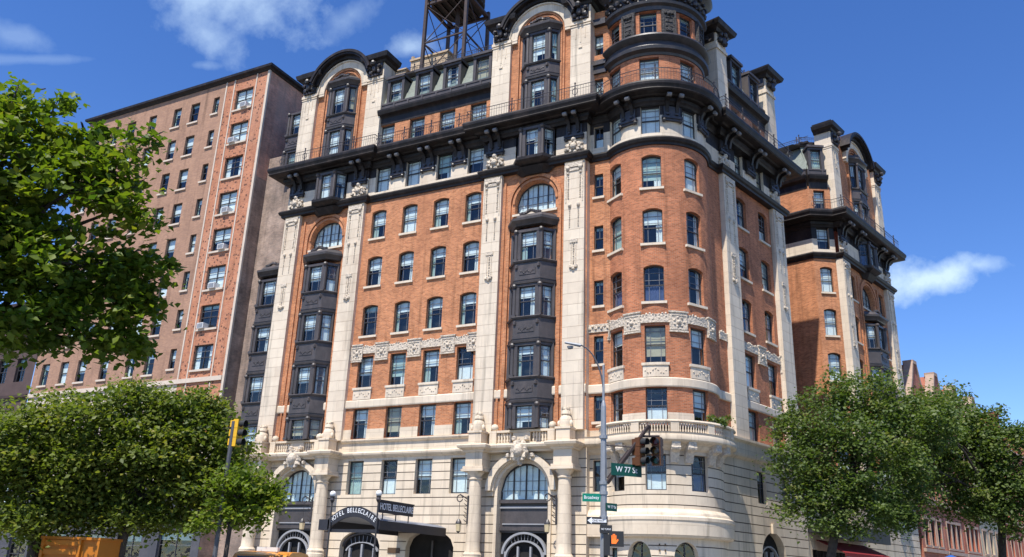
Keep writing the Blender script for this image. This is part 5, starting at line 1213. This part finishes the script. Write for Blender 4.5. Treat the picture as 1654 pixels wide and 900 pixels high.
for k in range(12): box(mb, FR, -9.5 + k * 1.0, -9.0 + k * 1.0, 8, 11.5, -.148, -.142)
s1 = mb.build('road_markings', ['paint']); s1['kind'] = 'structure'
# ================================================================ trees
def leafmat(name, col, col2, transl=.45):
    m = bpy.data.materials.new(name); m.use_nodes = True; t = m.node_tree; t.nodes.clear()
    o = N(t, 'ShaderNodeOutputMaterial'); d = N(t, 'ShaderNodeBsdfPrincipled'); d.inputs['Roughness'].default_value = .5; d.inputs['Specular IOR Level'].default_value = .35; tl = N(t, 'ShaderNodeBsdfTranslucent'); mx = N(t, 'ShaderNodeMixShader'); mx.inputs[0].default_value = transl
    at = N(t, 'ShaderNodeAttribute', attribute_name='tone'); mc = N(t, 'ShaderNodeValToRGB'); mc.color_ramp.elements[0].color = (*col, 1); mc.color_ramp.elements[1].position = .75; mc.color_ramp.elements[1].color = (*col2, 1); e_ = mc.color_ramp.elements.new(.97); e_.color = (col2[0] * 1.5, col2[1] * 1.12, col2[2] * 1.2, 1)
    t.links.new(at.outputs['Fac'], mc.inputs['Fac']); t.links.new(mc.outputs['Color'], d.inputs['Base Color'])
    g_ = N(t, 'ShaderNodeMix', data_type='RGBA', blend_type='MULTIPLY'); g_.inputs['Factor'].default_value = 1; g_.inputs['B'].default_value = (1.3, 1.5, .5, 1); t.links.new(mc.outputs['Color'], g_.inputs['A']); t.links.new(g_.outputs['Result'], tl.inputs['Color'])
    t.links.new(d.outputs[0], mx.inputs[1]); t.links.new(tl.outputs[0], mx.inputs[2]); t.links.new(mx.outputs[0], o.inputs[0]); return m
M['bark'] = mat('bark', (.06, .048, .04), .95, .3, 6, .8, 14)
M['leafA'] = leafmat('maple_leaf', (.055, .105, .014), (.17, .22, .022))
M['leafB'] = leafmat('plane_leaf', (.06, .095, .02), (.19, .22, .038))
M['leafC'] = leafmat('locust_leaf', (.05, .088, .025), (.135, .18, .045), .42)
def leaves(name, blobs, nleaf, size, mt, par, seed, clump=.38, per=60, flat=.45):
    rg = np.random.default_rng(seed)
    vol = np.array([b[3] * b[4] * b[5] for b in blobs]) ** .8; cnt = (nleaf * vol / vol.sum()).astype(int)
    P = []; T = []
    for b, c_ in zip(blobs, cnt):
        nc = max(3, c_ // per); v = rg.normal(size=(nc, 3)); v /= np.linalg.norm(v, axis=1)[:, None]; r = rg.random(nc) ** .38
        cc = np.array(b[:3]) + v * r[:, None] * np.array(b[3:6]) * (1 + .12 * rg.normal(size=(nc, 1)))
        w = rg.random(nc) ** 1.3 + .15; w /= w.sum(); k = rg.choice(nc, size=c_, p=w); tone = rg.random(nc)
        g_ = rg.normal(size=(c_, 3)) * np.array([clump, clump, clump * .55]) * (rg.random(nc) * .7 + .6)[k][:, None]
        g_[:, 2] -= .12 * (g_[:, 0] ** 2 + g_[:, 1] ** 2) / clump
        P.append(cc[k] + g_); T.append(np.clip(tone[k] * .6 + rg.random(c_) * .4, 0, 1))
    P = np.concatenate(P); T = np.concatenate(T); n = len(P)
    nr = rg.normal(size=(n, 3)); nr[:, 2] = np.abs(nr[:, 2]) + .6; nr[:, 1] -= .25; nr /= np.linalg.norm(nr, axis=1)[:, None]
    t = rg.normal(size=(n, 3)); t -= (t * nr).sum(1)[:, None] * nr; t /= np.linalg.norm(t, axis=1)[:, None]; bt = np.cross(nr, t)
    s = size * (.65 + .7 * rg.random(n))[:, None]
    # a leaf: two halves folded along the midrib
    V = np.stack([P - t * s * .5, P + bt * s * .38 + nr * s * .12 - t * s * .08, P + t * s * .55, P - bt * s * .38 + nr * s * .12 - t * s * .08], 1).reshape(-1, 3)
    me = bpy.data.meshes.new(name); me.vertices.add(4 * n); me.vertices.foreach_set('co', V.astype(np.float32).ravel())
    i = np.arange(n)[:, None] * 4; tri = np.concatenate([i + [0, 1, 2], i + [0, 2, 3]], 1).reshape(-1)
    me.loops.add(6 * n); me.loops.foreach_set('vertex_index', tri.astype(np.int32)); me.polygons.add(2 * n); me.polygons.foreach_set('loop_start', (np.arange(2 * n) * 3).astype(np.int32))
    at = me.attributes.new('tone', 'FLOAT', 'FACE'); at.data.foreach_set('value', np.repeat(T, 2).astype(np.float32))
    me.materials.append(M[mt]); me.update(); me.validate()
    o = bpy.data.objects.new(name, me); COL.objects.link(o); attach(o, par); return o
def tree(label, base, trunk, blobs, nleaf, size, mt, seed, r0=.2, group=None, **k):
    r = newroot('street_tree', base, label, 'tree', group)
    random.seed(seed); mb = MB(); tp_ = [Vector(base)] + [Vector(p) for p in trunk]; n = len(tp_)
    rr = [r0 * (1 - .5 * i / n) for i in range(n)]; chain(mb, tp_, rr, 9)
    for b in blobs:
        j = random.choice(range(max(1, n - 2), n)); a = tp_[j]; e = Vector(b[:3]); rad_ = rr[j] * .6; p = a
        for q in range(4):
            t2 = a.lerp(e, (q + 1) / 4) + Vector((random.uniform(-.2, .2), random.uniform(-.2, .2), random.uniform(0, .25))); tube(mb, p, t2, rad_ * (1 - q * .22), rad_ * (1 - (q + 1) * .22), 6); p = t2
            for w_ in range(2):
                d_ = Vector((random.uniform(-1, 1), random.uniform(-1, 1), random.uniform(-.2, .8))) * min(b[3:6]) * .6; tube(mb, p, p + d_, rad_ * .3, .008, 5)
    mb.build('trunk', ['bark'], r, smooth=50)
    leaves('crown', blobs, nleaf, size, mt, r, seed, **k); return r
rays = lambda px, py, D: (lambda v: (v.x * D / math.hypot(v.x, v.y), v.y * D / math.hypot(v.x, v.y) - 40, 1.65 + v.z * D / math.hypot(v.x, v.y)))(dirof(px, py))
T_A = [(-10.76, -35.95, 7.41, 0.81, 0.81, 0.81), (-10.42, -36.47, 7.97, 0.77, 0.77, 0.7), (-11.1, -34.69, 6.98, 0.36, 0.36, 0.49), (-11.32, -34.03, 7.63, 0.24, 0.24, 0.26), (-11.27, -33.93, 8.05, 0.11, 0.11, 0.08), (-11.16, -33.33, 7.92, 0.26, 0.26, 0.17), (-11.43, -33.8, 7.37, 0.53, 0.53, 0.49), (-11.88, -33.58, 8.11, 0.33, 0.33, 0.26), (-11.09, -33.21, 7.6, 0.5, 0.5, 0.32), (-10.49, -33.03, 6.86, 0.55, 0.55, 0.46), (-11.03, -33.51, 6.6, 0.7, 0.7, 0.61), (-10.1, -32.64, 6.52, 0.37, 0.37, 0.45), (-10.53, -32.37, 5.71, 0.68, 0.68, 0.59), (-10.85, -33.2, 5.56, 0.77, 0.77, 0.6), (-10.8, -32.41, 4.93, 0.71, 0.71, 0.45), (-11.08, -33.2, 4.69, 0.68, 0.68, 0.51), (-10.49, -31.98, 5.35, 0.38, 0.38, 0.5), (-11.61, -34.16, 6.42, 0.76, 0.76, 0.76), (-11.49, -33.91, 5.14, 0.74, 0.74, 0.74), (-10.22, -32.63, 7.44, 0.28, 0.28, 0.26), (-10.6, -31.97, 4.61, 0.45, 0.45, 0.23)]  # first few blobs are out of view, added to shade the crown
T_B = [(-20.52, -26.43, 2.53, 0.91, 0.91, 0.45), (-19.91, -25.55, 2.66, 0.93, 0.93, 0.43), (-21.15, -26.67, 3.25, 0.61, 0.61, 0.92), (-20.94, -26.34, 4.74, 1.19, 1.19, 0.73), (-19.85, -25.64, 5.17, 1.2, 1.2, 0.67), (-21.09, -26.57, 4.01, 0.93, 0.93, 0.86), (-20.07, -25.94, 4.07, 1.33, 1.33, 0.78), (-20.69, -25.97, 3.16, 1.09, 1.09, 0.62), (-19.97, -24.96, 3.4, 0.96, 0.96, 0.64)]
T_B2 = [(-19.15, -24.71, 5.75, 0.96, 0.96, 0.63), (-18.36, -23.78, 5.42, 1.04, 1.04, 0.77), (-18.63, -24.4, 4.55, 1.38, 1.38, 0.97), (-17.86, -23.23, 4.69, 1.09, 1.09, 0.92), (-19.4, -25.03, 4.17, 1.04, 1.04, 0.88), (-18.19, -23.58, 3.68, 1.31, 1.31, 0.74), (-19.34, -24.47, 3.13, 1.12, 1.12, 0.56), (-17.44, -22.79, 3.75, 1.0, 1.0, 0.66), (-17.28, -22.77, 3.94, 0.5, 0.5, 0.5), (-16.44, -22.79, 3.65, 0.49, 0.49, 0.42), (-18.08, -23.46, 5.75, 0.59, 0.59, 0.51), (-19.97, -25.29, 3.22, 0.79, 0.79, 0.63), (-18.32, -23.89, 2.79, 0.8, 0.8, 0.38), (-18.89, -24.56, 2.74, 0.79, 0.79, 0.35), (-17.59, -23.38, 3.06, 0.73, 0.73, 0.48)]
T_B3 = [(-15.9, -24.08, 3.44, 0.61, 0.61, 0.64), (-15.78, -23.68, 3.48, 0.62, 0.62, 0.62), (-15.34, -23.54, 3.11, 0.46, 0.46, 0.37), (-15.21, -23.42, 3.5, 0.25, 0.25, 0.22), (-16.49, -24.26, 2.69, 0.45, 0.45, 0.24), (-15.73, -23.91, 2.79, 0.53, 0.53, 0.27)]
T_C = [(-4.1, 4.81, 5.09, 1.77, 1.77, 0.77), (-6.79, 3.98, 5.11, 1.34, 1.34, 0.78), (-5.45, 4.16, 4.55, 1.32, 1.32, 0.53), (-2.83, 5.91, 4.97, 1.19, 1.19, 0.71), (-5.41, 5.68, 10.78, 1.43, 1.43, 1.15), (-6.86, 4.98, 10.25, 0.79, 0.79, 0.79), (-0.48, 8.0, 9.51, 1.1, 1.1, 1.25), (-7.29, 4.4, 9.23, 0.94, 0.94, 0.78), (-3.72, 6.85, 11.07, 1.92, 1.92, 1.44), (-6.59, 4.52, 8.9, 1.3, 1.3, 1.24), (-4.61, 4.76, 8.56, 2.13, 2.13, 1.37), (-2.43, 6.94, 9.42, 1.88, 1.88, 1.56), (-6.72, 4.49, 7.08, 1.53, 1.53, 1.04), (-4.52, 4.77, 6.47, 2.1, 2.1, 1.02), (-2.6, 5.93, 7.16, 1.51, 1.51, 1.36), (-5.96, 4.6, 5.89, 1.66, 1.66, 0.75), (-1.22, 7.98, 10.49, 1.43, 1.43, 1.27), (-7.52, 3.35, 7.55, 0.76, 0.76, 0.76), (-3.43, 5.87, 5.84, 1.5, 1.5, 0.66)]
T_D = [(-1.22, 15.99, 10.85, 1.4, 1.4, 1.47), (-1.36, 14.98, 12.15, 1.1, 1.1, 0.91), (-2.09, 15.96, 9.05, 1.24, 1.24, 1.46), (2.2, 18.96, 11.93, 0.98, 0.98, 0.75), (0.83, 19.99, 6.54, 2.25, 2.25, 0.9), (2.95, 18.93, 5.75, 1.44, 1.44, 0.94), (-2.7, 16.94, 7.01, 1.48, 1.48, 1.11), (-0.08, 20.0, 11.45, 1.95, 1.95, 1.87), (1.65, 19.98, 10.23, 2.29, 2.29, 1.72), (3.14, 18.92, 9.29, 1.84, 1.84, 2.21), (0.4, 20.0, 8.38, 2.48, 2.48, 1.52), (2.2, 18.96, 7.16, 2.2, 2.2, 1.28), (-1.58, 19.98, 9.18, 1.56, 1.56, 1.75), (4.18, 18.85, 7.83, 1.8, 1.8, 2.52), (-0.06, 23.0, 13.59, 1.16, 1.16, 1.07), (1.31, 22.99, 12.89, 1.02, 1.02, 0.57)]
T_E = [(0.42, 24.0, 14.69, 0.67, 0.67, 0.29), (1.05, 23.99, 14.35, 0.38, 0.38, 0.21), (0.49, 24.0, 13.75, 0.5, 0.5, 0.25)]
tree('near maple with large sunlit yellow-green leaves over a dark shaded crown', (-12.6, -34.6, 0), [(-12.4, -34.4, 2.5), (-12.1, -34.1, 4.2), (-11.6, -33.8, 5.4)], T_A, 23000, .12, 'leafA', 11, .16, clump=.15, per=44)
tree('broad dark green street tree behind the orange container', (-20.54, -25.75, 0), [(-20.6, -25.8, 1.8), (-20.65, -25.9, 3.0), (-20.5, -25.9, 4.2)], T_B, 23000, .115, 'leafB', 12, .17, group='trees along the broad street', clump=.22, per=44)
tree('green street tree between the orange container and the taxi van', (-19.0, -24.52, 0), [(-19.05, -24.55, 2.0), (-19.0, -24.5, 3.2), (-18.8, -24.2, 4.3)], T_B2, 38000, .115, 'leafB', 13, .15, group='trees along the broad street', clump=.22, per=44)
tree('small light green young tree whose low branches reach in front of the hotel portal', (-15.89, -24.07, 0), [(-15.92, -24.08, 1.5), (-15.9, -24.08, 2.5), (-15.8, -23.95, 3.0)], T_B3, 5200, .11, 'leafA', 14, .07, group='trees along the broad street', clump=.15, per=32)
tree('feathery dark green tree with a leaning trunk in front of the hotel wing', (-5.94, 4.61, 0), [(-5.9, 4.6, 2.9), (-5.45, 4.7, 4.8), (-4.7, 5.4, 6.8), (-4.2, 5.8, 8.2)], T_C, 38000, .165, 'leafC', 15, .24, group='trees along the side street', clump=.36, per=50)
tree('dark green tree in front of the red row houses, farther down the side street', (1.66, 19.98, 0), [(1.7, 19.98, 3.5), (2.05, 19.96, 6.5), (1.9, 19.9, 8.5)], T_D + T_E, 34000, .2, 'leafC', 16, .26, group='trees along the side street', clump=.42, per=50)
# ================================================================ street lamp with sign arm
LP = newroot('street_lamp', (-8.05, -19.45, 0), 'tall grey street lamp post with a thin curved arm, carrying signs at the corner', 'street lamp')
X, Y = -8.0, -19.48
mb = MB(); lathe(mb, (X, Y), [(.2, 0), (.2, .7), (.14, .8), (.1, 1.0), (.085, 4.2), (.07, 5.9), (.05, 6.0), (.035, 6.05), (.03, 7.0)], 8); mb.build('pole', ['galv'], LP)
mb = MB()
arm = [(X, Y, 6.95), (X - .01, Y, 7.15), (X - .05, Y - .02, 7.35)]
A0 = Vector((X, Y, 6.0)); pts = []
for k in range(11):
    t_ = k / 10; pts.append((X - .62 * t_ ** 1.6 - 0.0, Y - .25 * t_ ** 1.6, 6.3 + 1.25 * (1 - (1 - t_) ** 1.7)))
pts = [(X, Y, 6.0)] + pts
chain(mb, pts, [.03 - .0012 * k for k in range(12)], 6); mb.build('curved_arm', ['darkpole'], LP, smooth=50)
mb = MB(); e = Vector(pts[-1]); tube(mb, e + Vector((.06, .03, -.02)), e + Vector((-.34, -.13, .06)), .05, .03, 8); lathe(mb, (e.x - .2, e.y - .08), [(.09, 7.5), (.07, 7.44), (0, 7.42)], 10); mb.build('lamp_head', ['galv'], LP, smooth=50)
for z in (3.95, 5.1, 3.7, 3.1, 2.8): mb = MB(); lathe(mb, (X, Y), [(.085, z - .04), (.108, z - .04), (.108, z + .04), (.085, z + .04)], 10); mb.build('clamp_band', ['galv'], LP)
tip = Vector((-6.9, -19.1, 5.42)); root_ = Vector((X + .08, Y + .03, 3.95))
mb = MB(); tube(mb, root_, tip, .06, .05, 6); tube(mb, root_ + Vector((0, 0, .12)), root_.lerp(tip, .5) + Vector((0, 0, .1)), .02, .02, 5); SA = mb.build('signal_arm', ['steel'], LP)
mb = MB(); tube(mb, (X + .08, Y, 4.9), root_.lerp(tip, .62), .02, .02, 5); mb.build('tie_rod', ['steel'], SA)
mb = MB(); tube(mb, tip, tip + Vector((0, 0, -.28)), .025, .025, 6); tube(mb, tip + Vector((-.22, -.05, -.28)), tip + Vector((.25, .08, -.28)), .03, .03, 6); mb.build('hanger', ['steel'], SA)
def signal(x, y, z, ang, lab, grp, in_shade=False, s=1.0):
    r = newroot('traffic_signal', (x, y, z - 1.0), lab, 'traffic light', grp); F = frame(x, y, ang); bm_ = 'sigshade' if in_shade else 'sigyellow'
    mb = MB(); h = .28 * s
    for k in range(3):
        zc = z - h * (k + .5); box(mb, F, -.14 * s, .14 * s, -.13 * s, .05 * s, zc - h * .48, zc + h * .48)
        box(mb, F, -.11 * s, .11 * s, -.26 * s, -.13 * s, zc - h * .34, zc + h * .38)
    r1 = mb.build('housing', [bm_], r)
    for k in range(3):
        mb = MB(); zc = z - h * (k + .5); rr = .115 * s; n_ = 14
        for j in range(n_):
            a, b = -.6 + (math.pi + 1.2) * j / n_, -.6 + (math.pi + 1.2) * (j + 1) / n_; L_ = .24 * s
            mb.face([F(rr * math.cos(a), .05 * s, zc + rr * math.sin(a)), F(rr * math.cos(b), .05 * s, zc + rr * math.sin(b)), F(rr * math.cos(b), L_, zc + rr * math.sin(b)), F(rr * math.cos(a), L_, zc + rr * math.sin(a))])
        mb.build('visor', ['visorm'], r)
    mb = MB()
    for k in range(3): zc = z - h * (k + .5); tube(mb, F(0, .05 * s, zc), F(0, .07 * s, zc), .1 * s, .08 * s, 12, k)
    mb.build('lens', ['lensr', 'lensy', 'lensg'], r); return r
signal(-7.10, -19.17, 5.1, 72, 'yellow traffic light painted dark for shade, seen from its side under the diagonal arm, nearer the lamp post', 'traffic lights on the arm at the corner', True, .85)
signal(-6.74, -19.02, 5.12, -5, 'yellow traffic light painted dark for shade, with its three lenses facing the viewer under the arm tip', 'traffic lights on the arm at the corner', True, .85)
signal(-16.05, -24.09, 5.16, 98, 'bright yellow traffic light seen from its side above the tree crowns', None, False, .82)
TP = newroot('signal_post', (-16.14, -24.2, 0), 'slim grey post standing in the tree under the yellow traffic light', 'signal post')
mb = MB(); tube(mb, (-16.14, -24.2, 0), (-16.14, -24.2, 5.1), .06, .05, 8); tube(mb, (-16.14, -24.2, 5.05), (-16.05, -24.09, 5.1), .03, .03, 6); mb.build('mast', ['darkpole'], TP)
mb = MB(); lathe(mb, (-16.14, -24.2), [(.16, 0), (.16, .35), (.09, .45)], 8); mb.build('base_casting', ['darkpole'], TP)
def sign(name, lab, cat, x, y, z, w, h, ang, mt, txt, ts, tmat='white', xs=.8, grp=None, border=True):
    F = frame(x, y, ang); r = newroot(name, (x, y, z - h), lab, cat, grp)
    mb = MB(); box(mb, F, -w / 2, w / 2, -.01, .01, z - h / 2, z + h / 2); mb.build('sign_plate', [mt], r)
    if txt: text_mesh(txt, ts, tmat, 'lettering', r, fmat(F, 0, .013, z - .0), .002, xs)
    return r, F
sign('street_sign', 'bright green street sign reading Broadway on the lamp post', 'street sign', -8.27, -19.62, 3.58, .46, .2, 22, 'signgreen', 'Broadway', .115, xs=.82)
sign('street_sign', 'small dark green street sign right of the lamp post, seen at a slant', 'street sign', -7.82, -19.4, 3.36, .34, .19, 60, 'signdark', 'W 77 St', .1, xs=.8)
sign('street_sign', 'big dark green street sign hanging from the diagonal arm, reading W 77 St', 'street sign', -7.46, -19.28, 4.28, .86, .3, 48, 'signdark', 'W 77 St', .2, 'palegreen' if 'palegreen' in M else 'white', .9)
r, F = sign('one_way_sign', 'black and white one way arrow sign on the lamp post', 'one way sign', -8.12, -19.62, 3.02, .52, .18, 25, 'signblack', None, 0)
mb = MB(); plate(mb, F, [(-.24, 3.02), (-.13, 3.1), (-.13, 3.06), (.23, 3.06), (.23, 2.98), (-.13, 2.98), (-.13, 2.94)], .011, .014); mb.build('arrow', ['white'], r)
text_mesh('ONE WAY', .07, 'signblack', 'lettering', r, fmat(F, .03, .016, 3.02), .001, .9)
r, F = sign('parking_sign', 'small black sign under the one way arrow on the lamp post', 'sign', -7.9, -19.58, 2.82, .3, .2, 25, 'signblack', 'NO TURNS', .06)
mb = MB(); lathe(mb, (-7.95, -19.5), [(.07, 1.9), (.07, 2.75)], 8); box(mb, frame(-7.85, -19.6, 25), -.1, .05, -.02, .1, 2.2, 2.7); mb.build('control_box', ['signblack'], LP)
WS = newroot('walk_signal', (-7.74, -19.5, 2.4), 'black pedestrian signal showing an orange hand, right of the lamp post', 'walk signal')
F = frame(-7.68, -19.5, 20); mb = MB(); box(mb, F, -.16, .2, -.12, .06, 2.42, 2.78); box(mb, F, -.2, -.16, -.02, .02, 2.5, 2.6); mb.build('housing', ['signblack'], WS)
mb = MB()
box(mb, F, -.1, .02, .06, .07, 2.48, 2.6)
for k in range(4): box(mb, F, -.1 + k * .032, -.1 + k * .032 + .024, .06, .07, 2.6, 2.68 + (.03 if k in (1, 2) else 0))
plate(mb, F, [(.02, 2.5), (.07, 2.56), (.06, 2.6), (.02, 2.56)], .06, .07); mb.build('hand_symbol', ['handor'], WS)
# ================================================================ vehicles
def van(x, y, ang, lab, grp=None):
    r = newroot('taxi_van', (x, y, 0), lab, 'taxi', grp); F = frame(x, y, ang); L, Wd, Hh = 2.2, .88, 2.1
    prof = [(-L, .5), (-L, 1.05), (-L + .75, 1.25), (-L + 1.45, 1.98), (-L + 1.8, 2.06), (.8, Hh), (1.7, 2.06), (L - .08, 1.9), (L, 1.2), (L, .45)]
    mb = MB()
    n = len(prof); ins = lambda z: .0 if z < 1.25 else .12 * (z - 1.25) / .85
    A = [F(u, Wd - ins(z), z) for u, z in prof]; B = [F(u, -Wd + ins(z), z) for u, z in prof]
    mb.face(A); mb.face(B[::-1])
    for i in range(n): mb.face([A[i], B[i], B[(i + 1) % n], A[(i + 1) % n]])
    mb.build('body', ['taxi'], r, smooth=25)
    mb = MB()
    for s in (1, -1):
        for (u0, u1) in ((-1.05, -.25), (-.18, .75), (.82, 1.9)):
            q = [(u0 + (.18 if u0 < -1 else 0) - (.35 if u0 < -1 else 0), 1.25), (u1, 1.25), (u1 - (.06 if u1 > 1 else 0), 1.88), (u0 + (.25 if u0 < -1 else 0), 1.88)]
            mb.face([F(u, s * (Wd - ins(z) + .006), z) for u, z in q])
    mb.face([F(-L + .8, .7, 1.32), F(-L + .8, -.7, 1.32), F(-L + 1.38, -.66, 1.93), F(-L + 1.38, .66, 1.93)]); mb.face([F(L + .008, .7, 1.25), F(L + .008, -.7, 1.25), F(L - .07, -.66, 1.85), F(L - .07, .66, 1.85)])
    mb.build('windows', ['carglass'], r)
    for u in (-1.4, 1.4):
        for s in (1, -1):
            mb = MB(); tube(mb, F(u, s * (Wd - .2), .34), F(u, s * (Wd + .01), .34), .34, .34, 18); w_ = mb.build('wheel', ['tyre'], r, smooth=40)
            mb = MB(); tube(mb, F(u, s * (Wd - .0), .34), F(u, s * (Wd + .02), .34), .2, .18, 14); mb.build('rim', ['chrome'], w_)
    for s in (1, -1):
        mb = MB(); box(mb, F, -L - .02, -L + .1, s * .68 - .12, s * .68 + .12, .8, .98); mb.build('headlight', ['lampw'], r)
        mb = MB(); box(mb, F, L - .06, L + .015, s * .8 - .07, s * .8 + .07, .9, 1.5); mb.build('tail_light', ['lampr'], r)
    mb = MB(); box(mb, F, -.25, .0, -.3, .3, Hh - .02, Hh + .1); mb.build('roof_light', ['lampw'], r)
    return r
van(-18.2, -20.1, 118, 'orange-yellow taxi van in front of the hotel portal')
OC = newroot('orange_container', (-19.3, -26.0, 0), 'tall slatted orange metal container standing under the trees', 'container')
F = frame(-19.36, -25.72, 20)
mb = MB(); box(mb, F, -.75, .75, -1.0, .0,   .1, 2.12); mb.build('box_body', ['orangep'], OC)
mb = MB()
for k in range(9): box(mb, F, -.72, .2, .0, .05, .3 + k * .21, .42 + k * .21)
for u in (-.75, .22, .7): box(mb, F, u, u + .07, .0, .07, .1, 2.14)
box(mb, F, -.78, .78, -1.03, .08, 2.12, 2.18); mb.build('slats', ['orangep'], OC)
BU = newroot('blue_umbrella', (-.5, -10, 0), 'blue domed umbrella on a stand near the red row houses', 'umbrella')
mb = MB(); lathe(mb, (-.5, -10), [(.34, 2.42), (.3, 2.55), (.18, 2.64), (.05, 2.7), (0, 2.71)], 10); lathe(mb, (-.5, -10), [(.0, 2.69), (.18, 2.62), (.3, 2.53), (.34, 2.4)], 10); mb.build('canopy', ['bluecloth'], BU)
mb = MB(); tube(mb, (-.5, -10, 0), (-.5, -10, 2.76), .02, .02, 6); lathe(mb, (-.5, -10), [(.25, 0), (.22, .08), (.04, .12)], 12); mb.build('pole', ['steel'], BU)

for (th, lab, sd_) in ((84, 'dark leafy potted plant at the shaded end of the round balcony', 31), (70, 'small leafy potted plant on the round balcony beside the tower window', 32)):
    p = tf(th, BR + .3)(0, 0, 0); r = newroot('potted_plant', (p[0], p[1], 8.4), lab, 'plant', 'potted plants on the balcony')
    mb = MB(); lathe(mb, p, [(0, 8.4), (.13, 8.4), (.18, 8.72), (.2, 8.75), (.16, 8.76), (0, 8.7)], 12); mb.build('pot', ['redstone'], r, smooth=40)
    leaves('foliage', [(p[0], p[1], 9.15, .38, .38, .34)], 420, .13, 'leafC', r, sd_, clump=.12, per=30)
